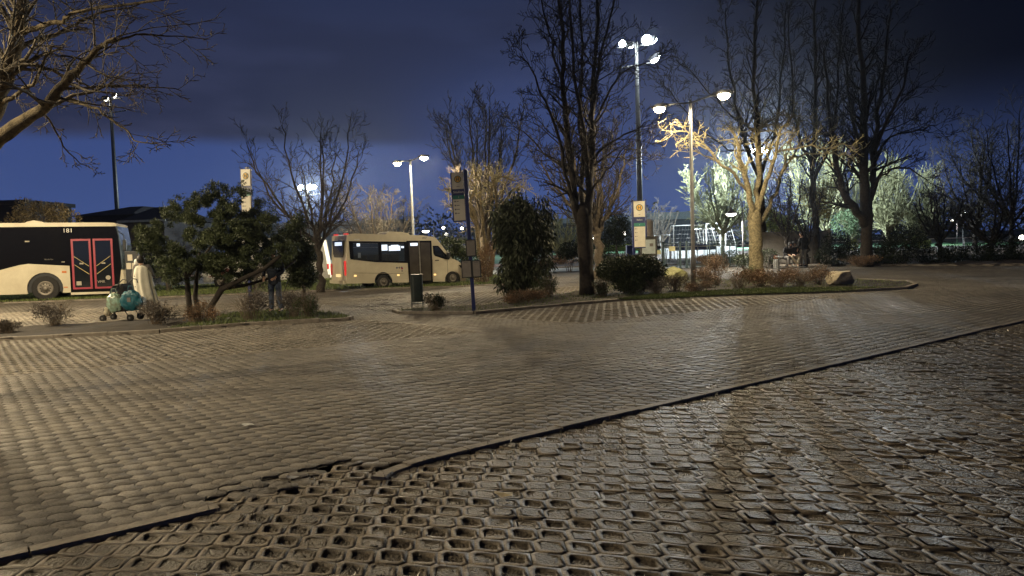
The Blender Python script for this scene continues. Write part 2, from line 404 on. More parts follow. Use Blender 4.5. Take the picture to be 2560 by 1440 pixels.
kerb('long_kerb', [wpt(ug-.10, -.20), wpt(ug+.02, -.11), wpt(ug+.22, -.04), wpt(ug+.45, -.01), wpt(ug+.8, 0), wpt(45, 0)], .125, -.13, .014, 'long concrete kerb between the pavers and the grid stones')
kerb('edging', gridA[[0,1,2,3,4,5]], .07, -.1, .004, 'thin edging round the front grid strip', jog=.002)
kerb('edging', gridB[[0,1,2,3]], .07, -.1, .004, 'thin edging round the middle grid strip', jog=.002)
kerb('edging', gridC[[0,1,2,3,4,5]], .07, -.1, .004, 'thin edging along the rear grid strip', jog=.002)
kerb('island_kerb', isleA[[0,1,2,3,4,5,6]], .12, -.1, .07, 'kerb along the front of the left island')
kerb('island_kerb', isleA[[7,8,9,10,11,12,13]], .10, -.1, .05, 'kerb along the back of the left island')
kerb('island_kerb', isleB[[0,1,2,3,4,5,6,7,8,9,10]], .12, -.1, .07, 'kerb round the middle island and its rounded nose')
kerb('island_kerb', isleB[[14,15,16,17,0]], .10, -.1, .05, 'kerb along the back of the middle island')
kerb('verge_kerb', vergeL[:9], .12, -.1, .05, 'kerb along the grass verge beside the buses')
kerb('far_kerb', bedR[:7], .14, -.1, .09, 'kerb at the far side of the turning road')
# ---- lumpy island soil
def lumpy(name, pl, z, amp, m, label, step=.22, dome=.05):
    x0, y0 = pl.min(0); x1, y1 = pl.max(0)
    nx, ny = int((x1-x0)/step)+2, int((y1-y0)/step)+2
    gx, gy = np.meshgrid(np.linspace(x0, x1, nx), np.linspace(y0, y1, ny)); gz = z+rng.normal(0, amp, gx.shape)
    V = np.stack([gx.ravel(), gy.ravel(), gz.ravel()], 1)
    i = np.arange(nx-1); j = np.arange(ny-1); I, J = np.meshgrid(i, j); a = (J*nx+I).ravel()
    Fq = np.stack([a, a+1, a+nx+1, a+nx], 1); cen = V[Fq].mean(1)[:, :2]; ok = inside(cen, pl)
    return struct(npmesh(name, V, Fq[ok], m, smooth=True), label)
lumpy('planting_soil', isleA, .045, .012, m_soil, 'dark soil of the left island')
lumpy('planting_soil', isleB, .045, .012, m_soil, 'dark soil of the middle island')
lumpy('planting_soil', vergeL, .03, .012, m_soil, 'soil of the verge behind the buses')
lumpy('planting_soil', bedR, .07, .03, mat('leafy_soil', (.07, .045, .028), .95, var=.6, scale=4, bump=.8), 'leaf covered soil beyond the far kerb', step=.5)
# ------------------------------------------------------------------ lamps
WARM = (1.0, .80, .50); COOL = (.80, .92, 1.0)
m_galv = mat('galvanised_steel', (.22, .22, .21), .45, .6, var=.25, scale=4)
m_head = mat('lamp_housing', (.10, .10, .11), .5, .4, var=.1)
m_glow = mat('lamp_glow_warm', (1, 1, 1), var=0, emit=(1, .83, .5), es=60)
m_glowc = mat('flood_glow', (1, 1, 1), var=0, emit=(.82, .93, 1), es=90)
m_glown = mat('globe_glow', (1, 1, 1), var=0, emit=(1, .95, .8), es=12)
def spot(parent, loc, power, col, size=165, blend=.35, rad=.12, aim=None, typ='SPOT'):
    l = bpy.data.lights.new('bulb', typ); l.energy = power; l.color = col; l.shadow_soft_size = rad
    if typ == 'SPOT': l.spot_size = R(size); l.spot_blend = blend
    o = bpy.data.objects.new('bulb', l); COL.objects.link(o); o.parent = parent; o.location = loc
    if aim is not None:
        o.rotation_euler = Vector(aim).to_track_quat('-Z', 'Y').to_euler()
    return o
def double_lamp(X, Y, label, rz, height=6.35, pw=900, tilt=(0, 0), cone=(177, .08)):
    t = thing('street_lamp', label, 'street lamp', (X, Y, 0), rz, 'double headed street lamps', rx=tilt[0], ry=tilt[1])
    MB().lathe([(.09, 0), (.09, 1.0), (.075, 1.05), (.05, height-.15), (.05, height)], n=14).build('pole', m_galv, t, True)
    for s in (1, -1):
        MB().tube([(0, 0, height-.08), (s*.5, 0, height-.02), (s*1.05, 0, height+.03)], [.03, .028, .026], 8).build('arm', m_galv, t, True)
        prof = [(s*.95, height-.02), (s*1.0, height+.07), (s*1.35, height+.11), (s*1.65, height+.06), (s*1.68, height+.01)]
        hd = MB().prism(prof if s > 0 else prof[::-1], -.13, .13).build('lamp_head', m_head, t)
        MB().prism([(s*1.08, height-.035), (s*1.08, height+.0), (s*1.62, height+.02), (s*1.62, height-.04)], -.115, .115).build('lens_frame', m_head, hd)
        MB().lathe([(.20, .0), (.19, -.06), (.13, -.14), (.03, -.17)], (s*1.36, 0, height-.035), 18).build('lens', m_glow, hd, True)
        spot(t, (s*1.35, 0, height-.22), pw, WARM, cone[0], cone[1], .12, aim=(s*.0, 0, -1))
    return t
ARM = math.atan2(-.78, .62)
L1 = G(1734, 716)
double_lamp(L1.x, L1.y, 'tall grey double-headed street lamp standing in the island beside the yellow-lit tree', ARM, pw=2150, height=6.4)
double_lamp(-5.14, 39.3, 'grey street lamp with two lit heads rising behind the roof of the cream minibus', ARM, pw=4400, height=6.3)
double_lamp(-17.5, 19.5, 'street lamp beyond the left edge of the photo, opposite the city bus', ARM+.2, pw=5200, height=6.4)
double_lamp(-11, 7.6, 'street lamp just outside the left edge of the photo near the leaning tree', ARM+.25, pw=2800, height=6.4, cone=(168, .3))
def goose_lamp(X, Y, label, h=3.4, pw=60, flip=-1, col=None, dark=True):
    t = thing('lantern_post', label, 'lamp post', (X, Y, 0), 0, 'small lantern posts with curved necks')
    MB().lathe([(.06, 0), (.05, .9), (.035, h-.3)], n=10).build('pole', m_head if dark else m_galv, t, True)
    pts = [(0, 0, h-.3)]
    for i in range(9):
        a = math.pi*i/8; pts.append((flip*(.3-.3*math.cos(a)), 0, h+.0+.3*math.sin(a)))
    pts.append((flip*.6, 0, h-.2)); MB().tube(pts, .02, 7).build('neck', m_head if dark else m_galv, t, True)
    MB().lathe([(.03, h-.12), (.07, h-.25), (.11, h-.34), (.30, h-.47), (.29, h-.49)], (flip*.6, 0, 0), 14).build('lamp_shade', m_head, t, True)
    MB().lathe([(.26, h-.49), (.24, h-.56), (.12, h-.62), (.02, h-.63)], (flip*.6, 0, 0), 14).build('lens', m_glown, t, True)
    spot(t, (flip*.6, 0, h-.8), pw, (1, .93, .78), rad=.15, size=160)
    return t
def at_px(x, ytop, z, zh=H):   # depth so that height z shows at pixel row ytop
    return (z-H)*F/(yh(x)-ytop)
for (x, yt, z, lb, pw) in ((1083, 551, 3.7, 'small curved-neck lantern beyond the cream minibus, next to the tall street lamp', 150), (1856, 508, 3.45, 'black curved-neck lantern between the fence and the yellow-lit tree trunk', 1500), (2393, 528, 3.9, 'curved-neck lantern among the dark trees on the right', 500)):
    D = at_px(x, yt, z); p = P(x, yt, D); goose_lamp(p.x, p.y, lb, pw=pw)
# ---- floodlight masts
def flood_mast(X, Y, label, h, heads, scale=1.0, rz=0):
    t = thing('floodlight_mast', label, 'floodlight', (X, Y, 0), rz, 'tall sports ground floodlight masts')
    MB().lathe([(.22*scale, 0), (.2*scale, h*.5), (.12*scale, h)], n=12).build('mast', m_galv, t, True)
    MB().tube([(-1.5*scale, 0, h-1.9), (1.5*scale, 0, h-1.5)], .05*scale, 6).tube([(-1.4*scale, 0, h-.4), (1.2*scale, 0, h-.2)], .05*scale, 6).build('crossbar', m_galv, t)
    for (dx, dz, w_, aim, pw) in heads:
        hd = MB().box(-w_/2, w_/2, 0, .18, -.22, .22, .04).build('flood_head', m_head, t); hd.location = (dx*scale, -.12, h+dz)
        a = Vector(aim).normalized(); q = a.to_track_quat('-Y', 'Z'); hd.rotation_euler = q.to_euler(); hd.scale = (scale,)*3
        MB().lathe([(w_*.36, -.005), (w_*.42, -.05), (w_*.34, -.13), (w_*.12, -.17)], (0, 0, 0), 18, 'y').build('lens', m_glowc if scale != 1.1 else m_glown, hd, True)
        l = spot(t, Vector((dx*scale, -.12, h+dz))+a*.9, pw, COOL, 95, .6, .3, aim=a)
    return t
M1 = P(1602, 620, 56)
flood_mast(M1.x, M1.y, 'nearest floodlight mast with four blazing lamps, high above the bus stop sign', 16.4,
   [(-1.05, -.1, .6, (-.42, -.86, -.32), 1500), (-.45, -.25, .5, (.45, .75, -.5), 90000), (.75, .1, .9, (.05, -.85, -.4), 500), (1.25, .1, .6, (.75, .5, -.4), 28000), (1.35, -1.2, 1.15, (.75, .35, -.5), 62000)])
for (x, yt, lb, k, aim) in ((767, 470, 'dazzling floodlight mast behind the thin bare tree left of the minibus', 1.9, (.7, -.6, -.35)), (1899, 380, 'floodlight mast with two dazzling lamps seen through the yellow-lit tree', 1.35, (-.45, -.8, -.35))):
    D = at_px(x, yt, 16); p = P(x, yt, D)
    flood_mast(p.x, p.y, lb, 16, [(-.75, 0, .8, aim, 90000), (.3, .0, .9, aim, 90000), (.9, .1, .6, aim, 0 if x < 1000 else 9000)], k)
D = 80; p = P(300, 640, D); hh = (yh(283)-248)/F*D+H
flood_mast(p.x, p.y, 'unlit looking floodlight mast behind the dark house at the left, its lamps turned away', hh, [(-.4, -.2, .7, (.3, .9, -.4), 2500), (.5, .1, .6, (.6, .8, -.4), 2500)], 1.1)
# distant street lights
for k, (x, y, D, lb) in enumerate(((1109, 573, 120, 'distant street light over the bushes right of the lantern'), (1155, 574, 130, 'distant street light next to the bus stop sign post'), (1193, 576, 125, 'distant street light just right of the bus stop sign post'), (1116, 590, 110, 'low distant light behind the leafy bushes'), (1562, 589, 75, 'white globe light in front of the small round evergreen'), (1488, 601, 90, 'tiny distant light beside the tree trunk'), (2555, 600, 70, 'lamp at the far right edge among the trees'), (2408, 541, 75, 'tiny light beside the right hand lantern'))):
    p = P(x, y, D); t = thing('street_light', lb, 'street light', (p.x, p.y, 0), 0, 'far off street lights')
    MB().lathe([(.06, 0), (.05, p.z)], n=8).build('pole', m_galv, t)
    MB().lathe([(.06, -.02), (.22, .1), (.26, .26), (.16, .42), (.04, .46)], (0, 0, p.z), 12).build('globe', m_glown, t, True)
# ------------------------------------------------------------------ trees
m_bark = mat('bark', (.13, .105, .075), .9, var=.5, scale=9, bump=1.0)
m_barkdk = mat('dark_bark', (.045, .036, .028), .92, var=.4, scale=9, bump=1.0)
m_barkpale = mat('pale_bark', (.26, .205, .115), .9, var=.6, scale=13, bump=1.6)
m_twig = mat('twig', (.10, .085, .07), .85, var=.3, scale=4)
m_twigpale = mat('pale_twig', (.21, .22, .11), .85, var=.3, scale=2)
def orth(d):
    a = d.cross(Vector((0, 0, 1)))
    if a.length < .1: a = d.cross(Vector((1, 0, 0)))
    return a.normalized()
def branch(buf, p, d, L, r, lev, prm, cnt):
    """grow one branch and its children; buf = twigs MB"""
    if cnt[0] <= 0: return
    cnt[0] -= 1
    n = prm.get('seg', (5, 5, 4, 3, 2))[min(lev, 4)]; wob = prm.get('wob', .16); trop = prm.get('trop', .06)
    pts = [p.copy()]; dirs = [d.copy()]; q = p.copy(); dd = d.copy()
    for i in range(n):
        dd = dd+Vector((random.gauss(0, wob), random.gauss(0, wob), random.gauss(0, wob)+trop)); dd.normalize()
        q = q+dd*(L/n); pts.append(q.copy()); dirs.append(dd.copy())
    tip = max(prm['rmin']*.7, r*prm.get('tip', .35))
    buf.tube(pts, [r+(tip-r)*i/n for i in range(n+1)], 6 if r > .04 else (4 if r > .018 else 3), caps=False)
    if lev >= prm['lev']: return
    k = prm['kids'][min(lev, len(prm['kids'])-1)]; k = int(k*random.uniform(.75, 1.25)+.5)
    ph = random.uniform(0, 6.28)
    for i in range(k):
        t = prm.get('t0', .25)+(1-prm.get('t0', .25))*(i+random.random()*.8)/k
        t = min(t, .98); f = t*n; j = min(int(f), n-1); bp = pts[j].lerp(pts[j+1], f-j); bd = dirs[j+1]
        ang = R(random.gauss(prm.get('ang', 42), 9)); ph += 2.4+random.uniform(-.6, .6)
        a = orth(bd); b = bd.cross(a); nd_ = bd*math.cos(ang)+(a*math.cos(ph)+b*math.sin(ph))*math.sin(ang)
        cl = L*prm.get('lr', .55)*(1-.45*t)*random.uniform(.7, 1.25); cr = max(prm['rmin'], min(r*.62, (r+(tip-r)*t)*.7))
        branch(buf, bp, nd_.normalized(), cl, cr, lev+1, prm, cnt)
def limb(tk, tw, pts, r0_, r1_, prm, cnt, n=None, sub=3, sides=9, every=None, L=1.5, t0=.3):
    """a main limb along given points (smoothed), with side branches"""
    P_ = [Vector(p) for p in pts]; out = []
    for i in range(len(P_)-1):
        a = P_[max(i-1, 0)]; b = P_[i]; c = P_[i+1]; d = P_[min(i+2, len(P_)-1)]
        for s in range(sub):
            t = s/sub; out.append(.5*((2*b)+(c-a)*t+(2*a-5*b+4*c-d)*t*t+(3*b-a-3*c+d)*t**3))
    out.append(P_[-1]); k = len(out); wv = prm.get('lw', .03)
    for i in range(1, k-1): out[i] = out[i]+Vector((random.gauss(0, wv), random.gauss(0, wv), random.gauss(0, wv)))
    rs = [r0_+(r1_-r0_)*i/(k-1) for i in range(k)]
    rs = [r*random.uniform(.93, 1.08) for r in rs]
    tk.tube(out, rs, sides, caps=True)
    tot = sum((out[i+1]-out[i]).length for i in range(k-1))
    m = n if n is not None else int(tot*prm.get('dens', 3)); ph = random.uniform(0, 6)
    for i in range(m):
        t = t0+(1-t0)*(i+random.random())/m; f = min(t, .999)*(k-1); j = int(f); bp = out[j].lerp(out[j+1], f-j); bd = (out[j+1]-out[j]).normalized()
        ang = R(random.gauss(prm.get('ang', 45), 10)); ph += 2.4+random.uniform(-.7, .7)
        a = orth(bd); b = bd.cross(a); nd_ = bd*math.cos(ang)+(a*math.cos(ph)+b*math.sin(ph))*math.sin(ang)
        branch(tw, bp, nd_.normalized(), L*random.uniform(.55, 1.2)*(1-.35*t), max(prm['rmin'], rs[j]*.42), 1, prm, cnt)
    return out
def trunk_flare(mb, base, top, r0_, r1_, n=12, bend=.05, flare=1.55):
    pts, rs = [], []; k = 9
    for i in range(k+1):
        t = i/k; p = Vector(base).lerp(Vector(top), t)
        if 0 < i < k: p += Vector((random.gauss(0, bend), random.gauss(0, bend), 0))
        pts.append(p); rs.append((r0_+(r1_-r0_)*t)*(1+(flare-1)*math.exp(-t*9))*random.uniform(.96, 1.05))
    pts[0].z -= .15
    d_ = (Vector(top)-Vector(base)).normalized()
    for a_, b_ in ((.10, .93), (.22, .72), (.32, .35)): pts.append(Vector(top)+d_*a_*(r1_/.2)); rs.append(r1_*b_)
    mb.tube(pts, rs, n); return pts
def new_tree(name, label, base, group=None):
    return thing(name, label, 'tree', (base[0], base[1], 0), 0, group)
def L_(root, p): return Vector(p)-Vector(root.location)
def pxpts(root, D, arr, dd=None):
    """pixel polyline -> local points at depth D, optional depth offsets"""
    out = []
    for i, a in enumerate(arr):
        off = a[2] if len(a) > 2 else 0
        out.append(L_(root, P(a[0], a[1], D+off)))
    return out
def done(tk, tw, root, m1, m2):
    tk.build('trunk', m1, root, True); tw.build('crown', m2, root, True, fix=False)
# --- A: tree leaning in from the left, lit limbs
t = new_tree('bare_tree', 'large bare tree reaching in from the left edge, its limbs lit yellow', P(-260, 900, 8.6)); D = 8.6; tk, tw = MB(), MB()
prm = dict(rmin=.0042, lev=3, kids=(5, 4, 3, 2), lr=.6, ang=38, trop=-.01, wob=.14, dens=5, lw=.012, seg=(6, 6, 5, 4, 3), tip=.3)
c = [2600]; base = Vector((0, 0, 0))
trunk_flare(tk, (0, 0, 0), L_(t, P(-190, 560, D)), .19, .15, 14)
fk = L_(t, P(-190, 560, D))
limb(tk, tw, [fk]+pxpts(t, D, [(-60,420),(0,345),(60,300,-.1),(120,262,-.3),(160,205,-.4),(205,160,-.6),(255,112,-.8),(290,95,-.9)]), .105, .014, prm, c, n=12, L=1.15, t0=.42)
limb(tk, tw, [fk]+pxpts(t, D, [(-90,380,.2),(-30,300,.2),(0,225,.2),(25,170,.2),(38,120,.3),(50,60,.4),(58,0,.4),(70,-80,.4),(60,-200,.5)]), .13, .04, prm, c, n=22, L=1.2, t0=.3)
limb(tk, tw, pxpts(t, D, [(55,82,.3),(90,68,.2),(120,62,0),(160,52,-.2),(175,35,-.3),(240,18,-.5),(400,0,-.9),(450,-15,-1)]), .035, .008, prm, c, n=12, L=.75, t0=.1)
limb(tk, tw, pxpts(t, D, [(50,120,.3),(80,105,.5),(140,85,.7),(190,62,.9),(220,45,1),(300,20,1.3),(380,5,1.5)]), .030, .007, prm, c, n=10, L=.7, t0=.1)
limb(tk, tw, pxpts(t, D, [(30,150,.2),(70,160,.3),(130,175,.5),(200,205,.8),(240,225,1),(300,240,1.1)]), .026, .006, prm, c, n=10, L=.7, t0=.1)
limb(tk, tw, pxpts(t, D, [(160,222,-.4),(220,218,-.3),(300,215,-.2),(370,215,-.1),(455,228,0)]), .017, .005, prm, c, n=10, L=.45, t0=.1)
limb(tk, tw, pxpts(t, D, [(150,245,-.3),(210,262,-.5),(262,285,-.6),(310,320,-.8),(352,355,-.9),(428,362,-1)]), .018, .004, prm, c, n=9, L=.5, t0=.15)
limb(tk, tw, pxpts(t, D, [(258,112,-.8),(300,95,-.6),(370,88,-.4),(440,92,-.2),(520,98,0)]), .016, .004, prm, c, n=8, L=.5, t0=.1)
limb(tk, tw, pxpts(t, D, [(0,262,.2),(50,232,.1),(90,196,0),(120,130,-.1),(160,120,-.1)]), .03, .006, prm, c, n=8, L=.5, t0=.1)
limb(tk, tw, pxpts(t, D, [(100,270,-.2),(120,295,0),(150,350,.2),(185,395,.3),(235,425,.4)]), .014, .004, prm, c, n=7, L=.35, t0=.2)
limb(tk, tw, pxpts(t, D, [(-60,420,0),(-80,300,-.4),(-90,150,-.6),(-60,0,-.8),(-40,-100,-.9)]), .07, .02, prm, c, n=16, L=1.1, t0=.2)
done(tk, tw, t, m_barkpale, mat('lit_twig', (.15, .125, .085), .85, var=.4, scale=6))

# --- centre tall tree with many upright leaders (backlit shade put into its dark bark)
B = G(1468, 740); D = B.y; t = new_tree('bare_tree', 'tall bare dark tree with many upright limbs standing in the middle island', B); tk, tw = MB(), MB()
prm = dict(rmin=.009, lev=4, kids=(3, 4, 3, 2), lr=.66, ang=42, trop=.06, wob=.15, dens=3.6, lw=.03, tip=.4)
c = [12000]
trunk_flare(tk, (0, 0, 0), L_(t, P(1459, 540, D)), .205, .26, 16, bend=.015, flare=1.3)
for arr, ra, rb in (
    ([(1457,590),(1448,555),(1436,500,-.1),(1428,420,-.2),(1420,330,-.2),(1412,230,-.3),(1408,120,-.4),(1395,0,-.5),(1390,-120,-.5)], .15, .03),
    ([(1462,590),(1466,555),(1474,480),(1478,400,.1),(1480,320,.1),(1478,250,.2),(1490,150,.3),(1496,0,.4),(1500,-130,.4)], .15, .035),
    ([(1458,550),(1452,470,.4),(1455,380,.6),(1450,280,.8),(1455,160,1),(1450,20,1.1),(1452,-100,1.2)], .09, .025),
    ([(1440,520),(1422,460,-.5),(1406,380,-.8),(1380,300,-1.1),(1352,235,-1.3),(1330,170,-1.5),(1300,140,-1.6)], .07, .014),
    ([(1432,440),(1400,410,.5),(1360,385,.9),(1320,340,1.2),(1300,320,1.4)], .045, .012),
    ([(1478,400),(1510,370,-.4),(1545,345,-.7),(1590,325,-.9),(1625,300,-1)], .05, .012),
    ([(1478,330),(1500,280,.6),(1530,220,1),(1562,175,1.3),(1610,160,1.5),(1650,170,1.6)], .05, .012),
    ([(1480,300),(1494,210,-.5),(1505,110,-.8),(1530,20,-1),(1545,-60,-1.1)], .06, .02),
    ([(1412,240),(1390,160,.5),(1372,80,.8),(1352,0,1),(1345,-70,1.1)], .05, .015),
    ([(1470,440),(1462,330,-.6),(1440,220,-1),(1432,110,-1.3),(1425,0,-1.5),(1420,-90,-1.5)], .07, .02),
    ([(1474,420),(1500,400,1),(1540,390,1.5),(1580,400,1.8),(1610,380,2)], .035, .012),
    ([(1478,480),(1505,440,-1),(1540,400,-1.5),(1575,360,-1.8)], .035, .012)):
    limb(tk, tw, pxpts(t, D, arr), ra, rb, prm, c, L=1.35, t0=.2, sides=7)
done(tk, tw, t, m_barkdk, mat('dim_twig', (.05, .042, .034), .9, var=.3))

# generic bare tree
def bare_tree(name, label, bx, by, D=None, topy=None, height=None, spread=None, fork=.3, nl=6, rtr=.15, prm=None, count=2500, m1=None, m2=None, group=None, base=None, up=1.0, twigL=1.2, dens=3):
    B = base if base is not None else (G(bx, by) if D is None else Vector((P(bx, by, D).x, D, 0)))
    D = B.y; t = new_tree(name, label, B, group); tk, tw = MB(), MB()
    Ht = height or ((yh(bx)-topy)/F*D+H); sp_ = spread
    p_ = dict(rmin=.012, lev=3, kids=(4, 4, 3), lr=.6, ang=38, trop=.08, wob=.13, dens=dens, lw=.04, tip=.35); p_.update(prm or {})
    c = [count]; fz = Ht*fork
    trunk_flare(tk, (0, 0, 0), (random.gauss(0, .05), 0, fz), rtr, rtr*.8)
    for i in range(nl):
        a = 2*math.pi*i/nl+random.uniform(-.35, .35); rr = sp_*(random.uniform(.55, 1.0) if i else .12); hh = Ht*random.uniform(.82, 1)*(1 if i == 0 else vb(1, .88, rr/sp_))
        e = Vector((math.cos(a)*rr, math.sin(a)*rr, hh)); s = Vector((0, 0, fz*random.uniform(.85, 1.0)))
        m_ = Vector((e.x*.55, e.y*.55, fz+(hh-fz)*.38*up)); m0 = Vector((e.x*.22, e.y*.22, fz+(hh-fz)*.12))
        m2_ = Vector((e.x*.85, e.y*.85, fz+(hh-fz)*.7*up))
        limb(tk, tw, [s, m0, m_, m2_, e], rtr*.55, p_['rmin']*1.6, p_, c, L=twigL*sp_/2, t0=.12, sides=7)
    done(tk, tw, t, m1 or m_bark, m2 or m_twig); return t
# tree behind the centre one
bare_tree('bare_tree', 'smaller bare tree standing just behind the tall dark tree', 1497, 648, topy=330, spread=2.9, fork=.33, nl=8, rtr=.22, count=3000, twigL=1.2, prm=dict(rmin=.014), D=33, m1=m_bark, m2=MATS['dim_twig'])
# thin tree left of the minibus
bare_tree('bare_tree', 'slender bare tree on the verge between the two minibuses', 802, 718, topy=285, spread=2.8, fork=.28, nl=9, rtr=.14, count=3600, twigL=1.0, D=29.5, prm=dict(rmin=.009, trop=.04), m1=m_barkdk, m2=MATS['dim_twig'], dens=3.5)
# trees behind the buses
bare_tree('bare_tree', 'round bare tree with fine twigs behind the cream minibus', 944, 612, D=46, topy=462, spread=2.9, fork=.2, nl=9, rtr=.16, count=3800, twigL=1.1, prm=dict(rmin=.014, trop=.02), m1=m_bark, m2=mat('grey_twig', (.16, .145, .12), .85, var=.3), dens=4.5)
bare_tree('bare_tree', 'tall hazy bare tree behind the multi-stemmed yellow-lit tree', 1208, 610, D=41, topy=235, spread=3.2, fork=.22, nl=10, rtr=.2, count=4500, twigL=1.2, prm=dict(rmin=.014, trop=.12), m1=m_bark, m2=m_twig, dens=3.4)
# multi-stemmed pollard, yellow lit
B = G(1212, 662); D = 34.; t = new_tree('pollarded_tree', 'multi-stemmed bare tree lit yellow, between the bus stop sign and the big bush', Vector((P(1215, 640, D).x, D, 0))); tk, tw = MB(), MB()
prmP = dict(rmin=.013, lev=3, kids=(3, 3, 2), lr=.62, ang=50, trop=.05, wob=.28, dens=3.2, lw=.03, tip=.55)
c = [1500]
for arr in ([(1215,690),(1200,620,-.2),(1186,540,-.3),(1178,500,-.3),(1186,470,-.4),(1172,445,-.5)], [(1217,690),(1212,600),(1204,520,.2),(1198,450,.3),(1190,430,.3)], [(1219,690),(1222,600,-.1),(1228,500,-.2),(1230,460,-.3),(1250,440,-.5),(1290,452,-.6)], [(1222,690),(1236,610,.3),(1240,520,.4),(1236,450,.5),(1226,430,.5)], [(1225,690),(1240,560,-.4),(1262,500,-.7),(1285,475,-.9),(1310,470,-1)], [(1186,540,-.3),(1165,500,-.8),(1140,480,-1),(1110,470,-1.1)], [(1190,560,0),(1168,530,.4),(1140,520,.7),(1125,510,.8)]):
    limb(tk, tw, pxpts(t, D, arr), .11, .035, prmP, c, L=1.0, t0=.45, sides=7)
done(tk, tw, t, m_barkpale, mat('pollard_twig', (.40, .35, .18), .85, var=.3))  # twig colour brightened in place of stronger lamp light

# --- pollarded tree by the lamp, strongly lit
B = G(1893, 694); B = Vector((P(1893, 690, 29.5).x, 29.5, 0)); D = 29.5
t = new_tree('pollarded_tree', 'knobbly pollarded tree lit bright yellow beside the tall street lamp', B); tk, tw = MB(), MB()
prmP = dict(rmin=.011, lev=3, kids=(4, 3, 2), lr=.62, ang=48, trop=.03, wob=.24, dens=3.6, lw=.04, tip=.5)
c = [5000]
trunk_flare(tk, (0, 0, 0), L_(t, P(1887, 545, D)), .27, .26, 14, bend=.02, flare=1.25)
for arr, ra, rb in (([(1884,560),(1872,500,-.1),(1862,440,-.2),(1850,380,-.3),(1832,330,-.4),(1822,318,-.4)], .16, .05),
    ([(1868,480),(1835,440,-.5),(1790,395,-.9),(1755,350,-1.2),(1730,330,-1.4),(1700,325,-1.5),(1655,325,-1.6)], .075, .03),
    ([(1800,405,-.8),(1770,390,-.4),(1740,380,-.1),(1700,365,.2)], .04, .02),
    ([(1888,540),(1893,480),(1897,420,.1),(1893,370,.1),(1890,340,.1),(1905,318,.2),(1925,300,.2)], .15, .05),
    ([(1893,350,.1),(1880,325,0),(1862,305,0),(1848,290,0)], .05, .03), ([(1891,340,.1),(1903,310,0),(1908,285,0)], .045, .03),
    ([(1908,315,.2),(1930,300,.1),(1950,292,0),(1972,290,0)], .04, .02),
    ([(1894,545),(1912,470,-.3),(1926,430,-.4),(1940,380,-.6),(1950,330,-.7),(1962,310,-.8),(1985,285,-.9)], .12, .035),
    ([(1900,560),(1925,510,.4),(1945,470,.6),(1958,420,.8),(1975,370,1),(1990,320,1.1),(2000,268,1.2)], .11, .03),
    ([(1950,440,.7),(1985,380,.9),(2010,350,1),(2040,335,1.1),(2080,332,1.2)], .06, .02),
    ([(1945,380,-.6),(1985,372,-.8),(2030,368,-1),(2080,365,-1.1),(2140,362,-1.2)], .05, .02),
    ([(1965,400,.9),(2000,388,1.2),(2050,382,1.4),(2100,385,1.5),(2135,388,1.6)], .05, .02),
    ([(1998,300,1.2),(2015,300,1.3),(2030,285,1.3)], .035, .015)):
    limb(tk, tw, pxpts(t, D, arr), ra*.85, rb*.7, prmP, c, L=1.15, t0=.35, sides=8)
done(tk, tw, t, mat('lamplit_bark', (.34, .29, .17), .9, var=.6, scale=13, bump=1.6), MATS['pollard_twig'])  # lamp light put into the bright yellow bark and twig colours

# --- tall dark trees at the right
def tall_dark(label, bx, D, arrs, c, m1=m_barkdk, trw=.3, L=1.9, ty=560, prm2=None, tx=None):
    t = new_tree('tall_bare_tree', label, Vector((P(bx, 660, D).x, D, 0)), 'tall dark trees along the far kerb'); tk, tw = MB(), MB()
    prm = dict(rmin=.014, lev=4, kids=(4, 4, 3, 2), lr=.66, ang=38, trop=.06, wob=.14, dens=2.6, lw=.05, tip=.35); prm.update(prm2 or {})
    trunk_flare(tk, (0, 0, 0), L_(t, P(tx or bx, ty, D)), trw, trw*.85, 14, bend=.03, flare=1.3)
    for arr, ra, rb in arrs: limb(tk, tw, pxpts(t, D, arr), ra, rb, prm, c, L=L, t0=.2, sides=8)
    done(tk, tw, t, m1, mat('black_twig', (.03, .026, .022), .95, var=.2)); return t
tall_dark('huge dark bare tree with a low curved limb, right of the concrete wall', 2166, 37, [
    ([(2166,565),(2140,530,-.3),(2110,480,-.6),(2092,420,-.8),(2085,350,-1),(2070,250,-1.2),(2060,120,-1.4)], .22, .05),
    ([(2166,560),(2164,480),(2160,380),(2158,260,.2),(2150,120,.3),(2145,-40,.4)], .27, .08),
    ([(2172,560),(2182,470,.3),(2186,380,.5),(2195,280,.7),(2215,160,1),(2230,20,1.2)], .2, .05),
    ([(2180,470),(2205,440,-.6),(2240,420,-1),(2290,430,-1.4),(2320,450,-1.6)], .07, .02),
    ([(2182,400),(2215,350,1),(2260,330,1.6),(2310,325,2),(2345,310,2.2)], .07, .02),
    ([(2186,380),(2220,300,-1),(2250,220,-1.6),(2280,130,-2)], .1, .03),
    ([(2160,380),(2130,290,.8),(2115,190,1.4),(2100,80,1.8)], .1, .03),
    ([(2158,420),(2125,370,1.3),(2105,330,1.8),(2080,300,2.2)], .06, .02)], [9000], ty=560)
tall_dark('tall dark bare tree fading into the night above the right street lamp head', 1905, 44, [
    ([(1905,520),(1900,420),(1890,300),(1885,180,.3),(1890,40,.5),(1885,-60,.6)], .2, .05),
    ([(1900,450),(1865,360,-.8),(1840,260,-1.2),(1820,150,-1.6),(1815,20,-1.8)], .12, .03),
    ([(1905,430),(1935,340,.8),(1950,240,1.3),(1960,120,1.6),(1970,0,1.8)], .12, .03),
    ([(1890,330),(1840,300,1),(1790,250,1.6),(1740,190,2),(1690,150,2.4)], .07, .02),
    ([(1880,380),(1820,370,-1),(1760,330,-1.6),(1700,260,-2),(1670,220,-2.2)], .06, .02)], [8000], trw=.24, ty=520)
